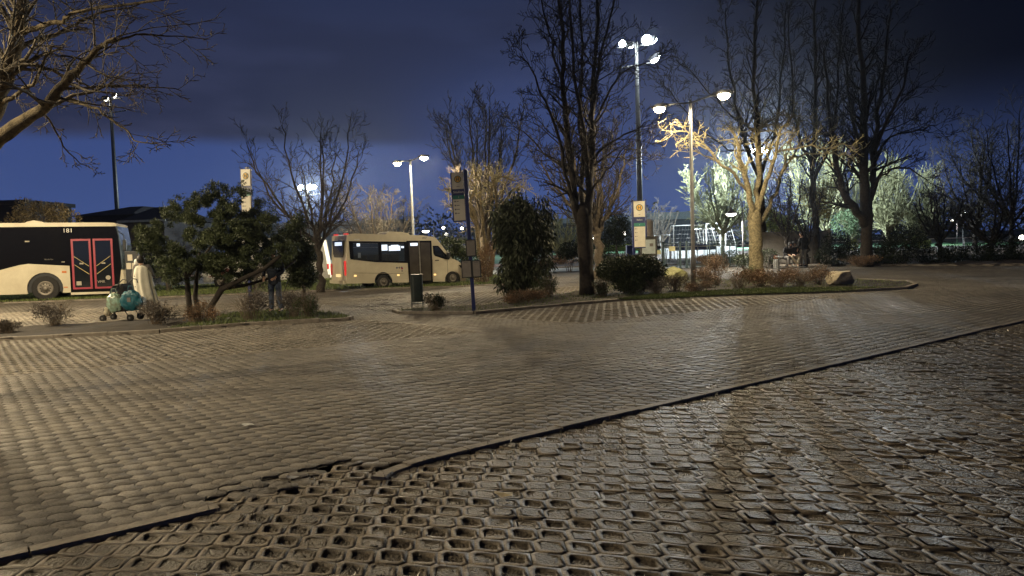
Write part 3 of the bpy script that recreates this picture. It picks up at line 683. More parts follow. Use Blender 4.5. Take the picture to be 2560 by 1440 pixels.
tall_dark('tall dark bare tree just right of the seated group, behind the low wall', 2040, 42, [
    ([(2040,560),(2030,460),(2035,350),(2040,220,.3),(2035,80,.5),(2040,-50,.6)], .18, .05),
    ([(2035,450),(2075,360,-.8),(2090,250,-1.2),(2100,120,-1.6),(2110,0,-1.8)], .1, .03),
    ([(2035,420),(1995,340,.8),(1985,240,1.3),(1975,120,1.6),(1970,20,1.8)], .1, .03)], [6000], trw=.2, ty=560)
# small dark multi-stemmed trees round the low wall
for bx, D, topy, sp_, lb, nl in ((1968, 40, 395, 1.6, 'small dark bare tree directly behind the seated pair', 6), (2018, 40.5, 430, 1.7, 'dark multi-stemmed shrub tree above the standing figure', 8)):
    bare_tree('small_bare_tree', lb, bx, 600, D=D, topy=topy, spread=sp_, fork=.25, nl=nl, rtr=.09, count=900, m1=m_barkdk, m2=MATS['black_twig'], prm=dict(rmin=.013))
# --- floodlit brush trees behind the fence
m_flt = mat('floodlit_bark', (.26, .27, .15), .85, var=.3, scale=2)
for bx, D, topy, sp_, lb, n_, ct, fk_ in (
    (1808, 58, 402, 2.9, 'round bare tree lit white by the floodlights, behind the fence right of the lamp pole', 12, 5200, .26),
    (2065, 64, 335, 3.3, 'tall floodlit bare tree behind the tree with yellow leaves', 12, 4200, .18),
    (2132, 70, 380, 3.0, 'floodlit bare tree half hidden behind the huge dark trunk', 10, 3500, .15),
    (2218, 62, 392, 2.7, 'upright floodlit tree just right of the huge dark trunk', 11, 4200, .2),
    (2310, 66, 425, 3.6, 'pale floodlit tree right of the rounded dark bush', 11, 3800, .15),
    (1412, 62, 520, 2.2, 'small floodlit brush-like tree right of the hanging-leaf bush', 12, 2200, .05)):
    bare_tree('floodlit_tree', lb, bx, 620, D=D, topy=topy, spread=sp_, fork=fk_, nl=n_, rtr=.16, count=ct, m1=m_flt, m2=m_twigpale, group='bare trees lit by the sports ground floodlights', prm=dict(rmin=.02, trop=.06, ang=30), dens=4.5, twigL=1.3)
# --- background distant trees (dim)
for bx, D, topy, sp_, lb in ((1005, 75, 500, 3.2, 'dim hazy tree left of the tall street lamp pole'), (1165, 85, 548, 3.5, 'low dim tree under the distant street lights'), (1290, 70, 560, 3, 'low dim tree behind the hanging-leaf bush'), (1640, 78, 500, 3.5, 'dim grey tree right of the right hand bus stop sign'), (745, 70, 525, 3.4, 'pale dim tree under the dazzling floodlight on the left'), (1880, 100, 490, 5, 'dim tree behind the pitch and the yellow-lit trunk'), (2440, 50, 330, 3.4, 'dark leafy-looking tree at the right, left one of two'), (2530, 47, 270, 4, 'large dark tree at the right edge of the photo'), (2350, 46, 470, 2.2, 'small dark tree left of the right hand lantern'), (2480, 44, 490, 2.0, 'thin dark tree between the lantern and the right edge')):
    dk_ = bx > 2200
    bare_tree('background_tree', lb, bx, 620, D=D, topy=topy, spread=sp_, fork=.12 if not dk_ else .22, nl=9, rtr=.16, count=2600 if dk_ else 1400, m1=m_barkdk if dk_ else m_bark, m2=mat('dusky_twig', (.075, .068, .05), .9, var=.4) if dk_ else MATS['grey_twig'], group='dim trees in the background', prm=dict(rmin=.018 if not dk_ else .014, trop=.03), dens=3.4)
# ------------------------------------------------------------------ leafy plants
def leaves(name, blobs, n, size, m, parent, asp=2.2, droop=0., shell=.55, jit=.35):
    """n small leaf quads in ellipsoid blobs [(cx,cy,cz,rx,ry,rz,weight)]"""
    bl = np.array([b[:6] for b in blobs], float); wt = np.array([b[6] if len(b) > 6 else b[3]*b[5]*b[4] for b in blobs], float); wt /= wt.sum()
    k = rng.choice(len(bl), n, p=wt); d = rng.normal(0, 1, (n, 3)); d /= np.linalg.norm(d, axis=1)[:, None]
    r = shell+(1-shell)*rng.random(n)**.7; r *= rng.choice([1, .6], n, p=[.8, .2]); r *= 1+rng.normal(0, .07, n)
    c = bl[k, :3]+d*bl[k, 3:]*r[:, None]
    ax = rng.normal(0, 1, (n, 3))*jit+d*.7; ax[:, 2] -= droop; ax /= np.linalg.norm(ax, axis=1)[:, None]
    q = rng.normal(0, 1, (n, 3)); b = np.cross(ax, q); b /= np.linalg.norm(b, axis=1)[:, None]
    L = size*rng.uniform(.6, 1.35, n)[:, None]; wv = L/asp
    V = np.stack([c, c+ax*L*.45+b*wv*.5, c+ax*L, c+ax*L*.45-b*wv*.5], 1)
    V[:, :, 2] = np.maximum(V[:, :, 2], .02)
    return npmesh(name, V.reshape(-1, 3), np.arange(n*4).reshape(n, 4), m, parent)
def leafmat(name, c, var=.5, col2=None, isl=.4, rough=.55): return mat(name, c, max(rough, .6), spec=.25, var=var, scale=1.6, island=isl, col2=col2)
g_pine = leafmat('pine_needles', (.085, .105, .05), col2=(.035, .05, .022)); g_dark = leafmat('dark_leaves', (.022, .032, .014)); g_laurel = leafmat('laurel_leaves', (.065, .078, .042), rough=.38)
g_bush = leafmat('bush_leaves', (.07, .095, .035)); g_dry = leafmat('dry_leaves', (.20, .12, .065), col2=(.10, .065, .04)); g_grey = leafmat('grey_shrub', (.13, .115, .10), col2=(.07, .06, .05))
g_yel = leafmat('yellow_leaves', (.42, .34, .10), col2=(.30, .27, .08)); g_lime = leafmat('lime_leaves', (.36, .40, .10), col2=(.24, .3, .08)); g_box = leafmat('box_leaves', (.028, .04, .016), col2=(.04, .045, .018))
def stems(parent, n, r, h, m, th=.012, spread=.6, name='stem', base=.1):
    mb = MB()
    for i in range(n):
        a = random.uniform(0, 6.28); rr = r*random.random()**.5; x0, y0 = base*random.gauss(0, 1), base*random.gauss(0, 1)
        e = Vector((x0+math.cos(a)*rr, y0+math.sin(a)*rr, h*random.uniform(.6, 1))); m_ = Vector((x0+(e.x-x0)*.35+random.gauss(0, .03), y0+(e.y-y0)*.35, e.z*.5))
        mb.tube([(x0, y0, 0), m_, e], [th, th*.75, th*.35], 4, False)
        for s in range(2):
            q = m_.lerp(e, random.random()*.7); mb.tube([q, q+Vector((random.gauss(0, .12)*h, random.gauss(0, .12)*h, random.uniform(.05, .25)*h))], [th*.5, th*.3], 3, False)
    return mb.build(name, m, parent, True, fix=False)
def twiggy(name, label, X, Y, w_, h, m, n=500, size=.05, group=None, cat='shrub', nst=26, th=.006, tm=None):
    t = thing(name, label, cat, (X, Y, .03), random.uniform(0, 6), group)
    stems(t, nst, w_*.55, h, tm or mat('shrub_twig', (.16, .12, .08), .9, var=.3), th, base=.08)
    bl = [(random.gauss(0, w_*.22), random.gauss(0, w_*.22), h*random.uniform(.3, .75), w_*.3, w_*.3, h*.3) for _ in range(6)]
    leaves('foliage', bl, n, size, m, t, shell=.2, jit=1); return t
# big pine-like shrub left
B = G(520, 795); D = B.y
t = thing('pine_shrub', 'big spreading dark pine shrub with crooked stems on the left island', 'shrub', (B.x, B.y, 0)); tk = MB()
for arr, ra in (([(478,800),(470,735),(468,690,-.1),(450,640,.2)], .085), ([(500,800,.2),(488,745,.2),(492,690,.3),(500,630,.4)], .075), ([(522,803),(528,765),(556,722,-.1),(600,700,-.3),(660,672,-.6),(700,640,-.8)], .09), ([(540,740),(562,700,.3),(590,650,.5),(600,600,.6)], .05), ([(556,722),(620,712,.3),(690,690,.6),(740,650,.8)], .05), ([(470,690),(510,640,.4),(540,600,.5)], .05)):
    tk.tube(pxpts(t, D, arr), [ra*(1-.5*i/(len(arr)-1)) for i in range(len(arr))], 9)
tk.build('trunk', m_barkdk, t, True)
bl = []; S_ = D/F
for x, y, rx, ry, off in ((380,600,52,45,0),(420,540,36,40,.3),(440,640,60,48,-.4),(430,670,34,30,.2),(362,585,22,24,0),(395,625,26,26,.2),(500,520,46,52,.3),(480,590,60,60,-.3),(548,480,26,26,.5),(590,470,18,26,.6),(520,475,20,22,.4),(560,540,55,55,0),(600,600,70,60,-.4),(540,650,60,45,.3),(640,540,45,45,.3),(650,600,55,50,.5),(620,660,60,38,0),(690,640,48,42,-.2),(700,590,30,36,.3),(672,505,16,20,.4),(665,560,28,36,.2),(590,500,26,30,.1),(445,492,14,12,.2),(430,510,18,15,.2),(610,690,50,18,.2),(470,540,34,36,.1),(425,690,30,20,0),(450,690,40,20,.3),(400,610,34,30,0),(470,645,44,30,0),(580,655,50,30,-.2),(432,640,30,36,.2),(600,560,60,50,.3),(580,620,60,50,.2)):
    for j in range(4):
        q = L_(t, P(x+random.gauss(0, rx*.35), y+random.gauss(0, ry*.35), D+off+random.gauss(0, .35))); bl.append((q.x, q.y, q.z, rx*.62*S_, rx*.62*S_, ry*.55*S_))
b2 = []
for b in bl:
    for j in range(4): b2.append((b[0]+random.gauss(0, .62)*b[3], b[1]+random.gauss(0, .5)*b[4], b[2]+random.gauss(0, .62)*b[5], b[3]*.36, b[4]*.36, b[5]*.38))
leaves('foliage', b2, 125000, .07, g_pine, t, asp=4.0, shell=.1, jit=.7, droop=-.3)
B = Vector((P(760, 760, 21.5).x, 21.5, 0)); t = thing('evergreen_shrub', 'narrow dark conifer-like shrub beside the person in jeans', 'shrub', (B.x, B.y, 0)); D = 21.5; S_ = D/F
MB().tube([(0, 0, 0), (.05, 0, 1.2), (0, 0, 2.3)], [.06, .04, .02], 7).build('trunk', m_bark, t, True)
bl = [(lambda q: (q.x, q.y, q.z, rx*S_, rx*S_, ry*S_))(L_(t, P(x, y, D+random.gauss(0, .2)))) for x, y, rx, ry in ((748,560,18,28),(735,600,26,30),(758,625,26,34),(745,665,36,30),(765,690,30,26),(720,640,30,34),(712,600,20,26),(730,570,16,20),(772,640,16,26),(752,700,32,20))]
leaves('foliage', bl, 22000, .08, g_pine, t, asp=3, shell=.3, jit=.8)
# hanging-leaf bush centre
B = G(1310, 742); D = B.y; S_ = D/F
t = thing('laurel_bush', 'tall rounded dark bush with long hanging leaves in the middle island', 'bush', (B.x, B.y, 0))
mb = MB()
for i in range(9): a = random.uniform(0, 6.28); mb.tube([(random.gauss(0, .08), random.gauss(0, .08), 0), (math.cos(a)*.35, math.sin(a)*.3, 1.2), (math.cos(a)*.6, math.sin(a)*.5, 2.6)], [.035, .025, .012], 6)
mb.build('stem', m_bark, t, True)
bl = []
for x, y, rx, ry in ((1300,560,76,80),(1320,620,72,70),(1260,560,48,56),(1250,610,40,50),(1285,520,40,36),(1320,505,18,26),(1345,560,42,50),(1365,610,28,46),(1300,670,66,46),(1270,690,30,30),(1330,700,44,26),(1240,540,22,30),(1355,540,24,30),(1300,715,46,22)):
    for j in range(2):
        q = L_(t, P(x+random.gauss(0, 8), y+random.gauss(0, 8), D+random.gauss(0, .25)))
        for j2 in range(5): bl.append((q.x+random.gauss(0, .40)*rx*S_, q.y+random.gauss(0, .4)*rx*S_, q.z+random.gauss(0, .5)*ry*S_, rx*S_*.42, rx*S_*.42, ry*S_*.5))
leaves('foliage', bl, 19000, .17, g_laurel, t, asp=3.6, droop=1.5, shell=.55, jit=.5)
# clipped hedge bush
B = G(1588, 741); B = Vector((B.x, B.y+.7, 0)); D = B.y; t = thing('clipped_bush', 'low wide clipped dark evergreen bush in front of the notice case', 'bush', (B.x, B.y, 0)); S_ = D/F
MB().tube([(0, 0, 0), (0, 0, .6)], [.08, .05], 8).build('stem', m_bark, t)
bl = [(x, y, z, rx, .7, rz) for x, y, z, rx, rz in ((-.45,0,.78,.55,.36),(.3,0,.82,.65,.38),(.6,.1,.7,.5,.36),(-.7,0,.75,.35,.3),(0,-.1,.45,.6,.4),(-.3,.2,.9,.4,.26),(.35,.1,.5,.5,.34),(0,0,.9,.7,.3))]
leaves('foliage', bl, 34000, .07, g_box, t, asp=1.8, shell=.5, jit=.8)
# small evergreen tree + other bushes
def bush(name, label, x, y, D, blobs, n, size, m, group=None, cat='bush', trunk=None, **kw):
    S_ = D/F; c = P(x, y, D); t = thing(name, label, cat, (c.x, c.y, 0), 0, group)
    if trunk: MB().tube([(0, 0, 0), (.02, 0, trunk*.5), (0, 0, trunk)], [.07, .055, .04], 8).build('trunk', m_bark, t, True)
    else: stems(t, 7, .3, .8, m_bark, .02)
    bl = []
    for bx, by, rx, ry in blobs:
        q = L_(t, P(bx, by, D+random.gauss(0, .15))); bl.append((q.x, q.y, max(q.z, .1), rx*S_, rx*S_*.8, ry*S_))
    leaves('foliage', bl, n, size, m, t, **kw); return t
bush('evergreen_tree', 'small round-headed evergreen tree left of the right hand bus stop sign', 1540, 600, 44, [(1545,570,34,30),(1535,590,36,22),(1550,545,22,14),(1590,600,22,22)], 7000, .10, g_dark, cat='tree', trunk=2.0, jit=.8)
bush('round_bush', 'dark round bush beyond the road between the two trunks', 1423, 640, 42, [(1425,624,28,20),(1420,634,30,14)], 3500, .09, g_dark)
bush('round_bush', 'pale green bush at the kerb behind the tall dark tree', 1480, 645, 43, [(1480,640,50,18),(1520,635,30,14),(1560,650,22,10)], 3000, .09, g_bush, asp=2)
bush('leafy_bush', 'green leafy bush in front of the minibus windscreen', 1130, 660, 36, [(1120,620,30,30),(1140,650,34,36),(1160,615,26,20),(1180,650,26,36),(1105,600,14,12)], 7000, .10, g_bush)
bush('leafy_bush', 'reddish dry bush left of the hanging-leaf bush', 1215, 690, 32, [(1215,650,22,40),(1200,690,24,24),(1225,620,14,20)], 5000, .06, g_dry, jit=1)
bush('leafy_bush', 'bush with brownish leaves behind the roof of the city bus', 90, 600, 40, [(60,520,24,26),(100,540,40,36),(140,530,30,24),(175,550,28,24),(40,560,28,30),(100,600,60,50),(100,650,50,40)], 9000, .14, leafmat('brown_leaves', (.26, .20, .10)))
bush('leafy_bush', 'green bush right of the fence gates, lit pale', 1800, 655, 46, [(1790,650,30,18),(1830,645,26,20),(1850,655,30,18)], 5000, .09, g_bush)
bush('leafy_bush', 'dark glossy bush between the yellow-lit trunk and the seated pair', 1920, 650, 38.5, [(1920,640,24,18),(1860,650,26,16),(1935,655,16,12)], 3500, .08, g_laurel)
for x, D, blobs, lb, n_ in ((2090, 38.5, [(2090,610,36,34),(2080,640,44,26),(2120,630,28,28)], 'dark overhanging shrub at the right end of the low wall', 6000), (2262, 37, [(2262,600,50,40),(2240,625,54,36),(2300,615,24,24)], 'rounded dark bush right of the huge trunk', 9000), (2185, 38.5, [(2180,640,60,24),(2210,630,30,26)], 'low dark bush at the foot of the huge trunk', 4000), (2350, 37.5, [(2340,640,50,22),(2380,636,34,22)], 'low dark bush below the right hand lantern', 4000), (2440, 38, [(2440,635,50,26),(2500,630,50,30),(2550,625,40,34)], 'low dark hedge at the right edge along the far kerb', 8000)):
    bush('dark_bush', lb, x, 640, D, blobs, n_, .09, g_dark, 'dark bushes along the far kerb')
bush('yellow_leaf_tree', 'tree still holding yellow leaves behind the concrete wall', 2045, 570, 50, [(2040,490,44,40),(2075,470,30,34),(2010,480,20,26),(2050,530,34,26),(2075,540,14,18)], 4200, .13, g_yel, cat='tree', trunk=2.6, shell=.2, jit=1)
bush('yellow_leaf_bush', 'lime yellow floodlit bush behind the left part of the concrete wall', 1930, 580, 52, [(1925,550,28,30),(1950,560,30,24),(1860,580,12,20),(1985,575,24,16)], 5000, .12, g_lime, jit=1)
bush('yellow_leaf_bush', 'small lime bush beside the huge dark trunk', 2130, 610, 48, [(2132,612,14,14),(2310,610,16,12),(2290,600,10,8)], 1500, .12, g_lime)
bush('green_bush', 'dim green floodlit bush left of the huge dark trunk', 2110, 560, 60, [(2110,560,36,34),(2140,570,26,26)], 3500, .14, leafmat('dim_green', (.10,.16,.08)))
bush('hedge', 'low pale hedge behind the lawn left of the notice case', 1545, 640, 50, [(1530,610,40,10),(1490,610,36,12),(1460,605,24,10)], 3500, .10, g_bush)
for x, D, w_, h_, lb in ((340, 33, 1.5, 2.3, 'dark shrub behind the bus stop panels'), (415, 33, 1.6, 2.0, 'dark shrub left of the pine shrub stems'), (640, 32.5, 1.5, 1.6, 'dim shrub on the verge behind the person in jeans')):
    c = P(x, 690, D); t = thing('verge_shrub', lb, 'shrub', (c.x, c.y, 0), 0, 'shrubs on the verge'); stems(t, 9, .5, h_*.8, m_bark, .015)
    leaves('foliage', [(random.gauss(0, w_*.3), random.gauss(0, .3), h_*random.uniform(.3, .8), w_*.5, .5, h_*.3) for _ in range(6)], 4500, .08, g_grey if D < 33 else g_dark, t, shell=.3, jit=.9)
# low shrubs on the islands, px position, width px, height px
sh = ((138,818,85,50,g_grey,'dry grey shrub at the left end of the island'),(395,815,90,48,g_grey,'dry shrub beside the stroller'),(498,812,70,44,g_dry,'dry brown shrub at the foot of the pine shrub'),(622,806,90,66,g_grey,'grey round shrub in front of the left bus stop post'),(735,798,110,58,g_grey,'dark dry shrub hiding the person in jeans'),(775,800,60,46,g_bush,'small leafy shrub at the tip of the left island'),(15,836,50,26,g_grey,'low dry tuft at the left edge'),
 (1088,780,56,36,g_dark,'dark tuft of grass beside the litter bin'),(1330,752,80,24,g_dry,'low dry shrub below the hanging-leaf bush'),(1375,745,60,44,g_bush,'thin leafy shrub right of the hanging-leaf bush'),(1505,745,50,36,g_laurel,'small glossy shrub at the foot of the tall dark tree'),(1290,762,60,22,g_dry,'small dry clump left below the hanging-leaf bush'),
 (1640,738,70,36,g_grey,'dry shrub in front of the clipped bush'),(1690,732,60,40,g_grey,'dry shrub in front of the mossy rock'),(1770,722,80,44,g_dry,'reddish dry shrub right of the lamp pole'),(1790,715,90,62,g_dry,'tall reddish shrub between lamp pole and yellow-lit trunk'),(1850,724,80,40,g_dry,'brown shrub left below the yellow-lit trunk'),(1900,720,80,36,g_dry,'brown shrub at the foot of the yellow-lit trunk'),(1950,722,80,36,g_dry,'brown shrub right below the yellow-lit trunk'),(2000,720,80,40,g_dry,'brown shrub below the seated pair'),(2045,715,70,42,g_dry,'sandy brown shrub left of the pale boulder'),(1880,706,60,30,g_bush,'green ivy clump at the foot of the yellow-lit trunk'),(1745,735,60,26,g_dry,'low dry clump at the lamp pole foot'),
 (1405,664,90,24,g_dry,'red-brown ground shrub beyond the road, left of the trunk'),(1530,664,110,26,g_dry,'red-brown ground shrub beyond the road, right of the trunk'),(1345,690,60,30,g_dry,'dry shrub behind the hanging-leaf bush'),(1765,664,60,20,g_dry,'brown shrub at the foot of the fence gates'),(2150,668,90,22,g_dry,'dry leaves clump at the far kerb'))
for i, (x, y, wp, hp, m_, lb) in enumerate(sh):
    c = G(x, y); S_ = c.y/F; w_, h_ = wp*S_*1.05, hp*S_*1.35
    twiggy('low_shrub', lb, c.x, c.y, w_, h_, m_, n=int(900+900*w_), size=.045 if c.y < 30 else .07, group='low shrubs in the planted islands', nst=60, th=.005 if c.y < 30 else .01)
# grass on the islands and verge
def grass(name, label, pl, n, hgt, m, cat='grass', z=.05, wid=.008, mask=None):
    x0, y0 = pl.min(0); x1, y1 = pl.max(0); pts = np.stack([rng.uniform(x0, x1, n*4), rng.uniform(y0, y1, n*4)], 1)
    pts = pts[inside(pts, pl) & view_ok(pts, 1)]
    if mask is not None: pts = pts[mask(pts)]
    pts = pts[:n]; n = len(pts); h_ = hgt*rng.uniform(.3, 1.2, n); a = rng.uniform(0, 6.28, n); ln = rng.normal(0, .45, (n, 2))*h_[:, None]
    wx, wy = np.cos(a)*wid, np.sin(a)*wid; Z = np.full(n, z)
    V = np.stack([np.stack([pts[:, 0]-wx, pts[:, 1]-wy, Z], 1), np.stack([pts[:, 0]+wx, pts[:, 1]+wy, Z], 1), np.stack([pts[:, 0]+ln[:, 0], pts[:, 1]+ln[:, 1], Z+h_], 1)], 1)
    o = npmesh(name, V.reshape(-1, 3), np.arange(n*3).reshape(n, 3), m); tag(o, label, cat, kind='stuff'); return o
m_gr = mat('grass_green', (.11, .14, .035), .7, var=.5, scale=1.5, island=.4, col2=(.08, .11, .03))
grass('grass', 'bright green mown grass along the front of the middle island', poly([(1540,753),(1640,752),(1800,742),(2100,732),(2240,724),(2100,724),(1950,726),(1800,731),(1640,742)]), 22000, .06, m_gr, wid=.012)
grass('grass', 'green grass verge beneath the minibus and buses', vergeL, 60000, .09, m_gr, wid=.014)
grass('grass', 'patchy grass between the shrubs of the left island', isleA, 9000, .08, m_gr, mask=lambda p: p[:, 0] > -7.6)
grass('grass', 'patchy grass in the middle island', isleB, 9000, .06, m_gr)
dryg = mat('dry_grass', (.20, .17, .10), .32, var=.4, scale=3, island=.5, spec=.8)
near = poly([(600,1300),(1250,1112),(2560,812),(2900,760),(2900,1500),(400,1500),(500,1360)])
grass('grass', 'short dry wet grass growing out of the grid stones', near, 60000, .022, dryg, z=-.022, wid=.0035, mask=lambda p: rng.random(len(p)) < .25+.75*np.clip(np.sin(p[:, 0]*1.1)*np.cos(p[:, 1]*.9)+.3, 0, 1))
grass('grass', 'fallen dry bits of grass along the long kerb', np.array([wpt(1.0, -.5), wpt(14, -.5), wpt(14, .5), wpt(1.0, .35)]), 1500, .05, dryg, z=-.0, wid=.003)
# ------------------------------------------------------------------ vehicles
m_cream = mat('cream_paint', (.62, .57, .42), .38, var=.12, scale=1.2, coat=.3, col2=(.50, .44, .31))
m_black = mat('black_panel', (.006, .006, .007), .12, var=.1, spec=.2)
m_gls = mat('dark_glass', (.012, .015, .018), .06, var=0, spec=.8)
m_red = mat('red_frame', (.34, .035, .06), .4, var=.1)
m_rubber = mat('tyre_rubber', (.022, .021, .02), .85, var=.3, scale=10)
m_hub = mat('hub_metal', (.20, .18, .15), .5, .5, var=.3, scale=12)
m_white = mat('white_paint', (.66, .66, .62), .45, var=.08)
m_yel = mat('handrail_yellow', (.48, .40, .18), .4, var=.1)
m_orange = mat('orange_reflector', (.55, .16, .03), .4, var=0)
m_dkmetal = mat('dark_metal', (.03, .032, .035), .5, .4, var=.2)
m_tail = mat('tail_light_red', (.5, .02, .02), .3, var=0, emit=(1, .06, .05), es=.5)
m_taildim = mat('tail_light_dim', (.4, .02, .02), .3, var=0, emit=(1, .05, .05), es=.25)
m_plate = mat('lit_number_plate', (.7, .6, .4), .5, var=0, emit=(1, .75, .35), es=.8)
m_mark = mat('side_marker_lit', (.8, .5, .2), .4, var=0, emit=(1, .65, .25), es=1.5)
m_seat = mat('seat_fabric', (.06, .07, .09), .9, var=.3, scale=8)
m_tint = mat('tinted_glass', (.03, .035, .04), .05, var=0, spec=.8, alpha=.45); m_ceil = mat('dim_ceiling_light', (.7, .7, .65), .5, var=0, emit=(.9, .95, 1), es=.8)
m_screen = mat('lit_interior_panel', (.6, .7, .8), .5, var=0, emit=(.75, .85, 1), es=1.1)
m_paper = mat('paper', (.42, .38, .30), .7, var=.08, scale=3)
m_papgrey = mat('grey_paper', (.22, .20, .18), .7, var=.2, scale=5)
def wheel(parent, x, y, r, w_, holes=10, name='wheel'):
    wh = MB().lathe([(r*.55, 0), (r*.92, 0), (r, .03), (r, w_-.03), (r*.92, w_), (r*.55, w_)], (0, 0, 0), 30, 'y').build(name, m_rubber, parent, False)
    wh.location = (x, y, r)
    mb = MB().lathe([(r*.60, .01), (r*.58, -.012), (r*.53, -.02), (r*.47, -.006), (r*.22, -.006), (r*.20, -.04), (r*.08, -.05)], n=24, axis='y')
    rim = mb.build('rim', m_hub, wh, True)
    mb = MB()
    for i in range(holes):
        a = 2*math.pi*i/holes; mb.lathe([(r*.05, .0), (r*.05, .02), (.001, .021)], (r*.36*math.cos(a), -.014, r*.36*math.sin(a)), 10, 'y')
    mb.build('wheel_hole', m_rubber, rim); return wh
def arch_poly(x0, x1, zb, ztop, wheels, ra, zc):
    """side outline with wheel arches, ztop = list of (x,z) from right to left"""
    pts = [(x0, zb)]
    for wx in wheels:
        a0 = math.asin(max(-1, min(1, (zb-zc)/ra)))
        for i in range(15):
            a = math.pi-a0-(math.pi-2*a0)*i/14; pts.append((wx+ra*math.cos(a), zc+ra*math.sin(a)))
    pts.append((x1, zb)); return pts+ztop
# --- city bus
Wp = G(115, 752); t = thing('city_bus', 'cream and black city bus numbered 181 with red framed doors', 'bus', (Wp.x, Wp.y, 0), R(18)); WD = 2.5
rearx = -9.2
low = arch_poly(rearx, .90, .30, [(.90, 1.38), (-.55, 1.50), (-.85, 1.46), (-1.75, 1.22), (rearx, 1.22)], [-5.85, 0], .64, .5)
body = MB().prism(low, 0, .06).build('side_panel', m_cream, t)
MB().prism([(.90, .20), (2.62, .20), (2.62, .28), (.90, .30)], -.01, .05).build('door_sill', m_cream, t)
MB().prism([(rearx, 1.22), (-1.75, 1.22), (-.85, 1.46), (-.55, 1.50), (.90, 1.38), (.90, .28), (2.64, .28), (2.78, 1.3), (2.70, 2.6), (2.62, 3.0), (rearx, 3.02)], .015, .05).build('black_side_glazing', m_black, t)
sh_ = MB(); sh_.box(rearx, 2.6, .07, WD-.06, .35, 3.0); sh_.build('shell', m_dkmetal, t)
MB().prism(low, WD-.06, WD).build('side_panel', m_cream, t)
MB().prism([(rearx, 3.0), (2.50, 2.96), (2.66, 2.97), (2.70, 3.03), (2.60, 3.10), (2.3, 3.12), (rearx, 3.16)], -.01, WD).build('roof', m_cream, t)
# front
MB().prism([(2.62, .30), (2.80, .34), (2.86, .8), (2.84, 1.15), (2.62, 1.2)], .02, WD-.02).build('front_bumper', m_cream, t)
MB().prism([(2.62, 1.2), (2.83, 1.2), (2.80, 2.2), (2.70, 2.96), (2.6, 2.96)], .05, WD-.05).build('windscreen', mat('pale_glass', (.10, .13, .14), .05, var=.3, scale=2, spec=1), t)
# doors
for xa, xb, sg in ((.99, 1.70, 1), (1.78, 2.50, -1)):
    d = MB().add([], []); fr = .075
    for (a, b, c, e) in ((xa, xa+fr, .42, 2.46), (xb-fr, xb, .42, 2.46), (xa+fr, xb-fr, .42, .42+fr), (xa+fr, xb-fr, 2.46-fr, 2.46)): d.box(a, b, -.02, .012, c, e)
    dr = d.build('door_frame', m_red, t)
    MB().box(xa+fr, xb-fr, -.008, .008, .42+fr, 2.46-fr).build('door_glass', m_gls, dr)
    for z in (1.55, 1.22):
        za, zb_ = (z+.20, z-.2) if sg > 0 else (z-.2, z+.2)
        MB().tube([(xa+fr+.02, -.03, za), (xb-fr-.02, -.03, zb_)], .014, 6).build('handrail', m_yel, dr)
    MB().box((xa+xb)/2-.08, (xa+xb)/2+.06, -.02, -.009, 1.43, 1.49).build('sticker', m_paper, dr)
MB().box(1.12, 1.30, -.02, -.009, .58, .74).build('sticker', m_paper, t)
MB().lathe([(.09, 0), (.09, .01)], (2.28, -.022, .86), 18, 'y').build('round_sticker', m_paper, t)
text('VMR', .14, m_paper, t, (2.02, -.012, .70), name='door_lettering'); text('181', .23, m_white, t, (.90, .008, 2.80), name='fleet_number', sx=1.1)
MB().box(-.62, -.46, .0, .012, 2.37, 2.42).build('sticker', m_paper, t); MB().box(.62, .74, .0, .012, 1.53, 1.56).build('sticker', m_paper, t)
text('Niederflur', .075, m_papgrey, t, (.18, .008, 1.66), name='small_lettering')
MB().box(.62, .78, -.012, -.001, 1.10, 1.18).build('side_marker', m_orange, t); MB().box(.66, .80, -.012, -.001, .50, .54).build('side_marker', m_orange, t)
MB().prism([(-3.6, .55), (-2.45, .95), (-2.32, 1.02), (-2.5, 1.06), (-3.6, .8)], -.008, -.001).build('red_swoosh', m_red, t)
MB().box(-1.62, -1.60, -.004, -.001, .3, 1.2).build('panel_joint', m_black, t)
for x0 in (-.35, -3.9):
    MB().prism([(x0-.38, 3.13), (x0+.35, 3.13), (x0+.2, 3.2), (x0-.05, 3.25), (x0-.3, 3.2)], .5, 1.5).build('roof_hatch', m_cream, t)
MB().tube([(2.72, -.02, 2.75), (2.95, -.16, 2.6), (2.98, -.2, 2.35)], .02, 6).build('mirror_arm', m_dkmetal, t); MB().box(2.92, 3.04, -.28, -.1, 1.95, 2.4, .02).build('mirror', m_dkmetal, t)
for x in (-5.85, 0): wheel(t, x, .02, .5, .3); wheel(t, x, WD-.32, .5, .3)
MB().prism([(-.7,.35),(.7,.35),(.66,.9),(0,1.16),(-.66,.9)], .33, .36).build('wheel_arch', m_rubber, t)
t.rotation_euler = (0, R(.6), R(18))
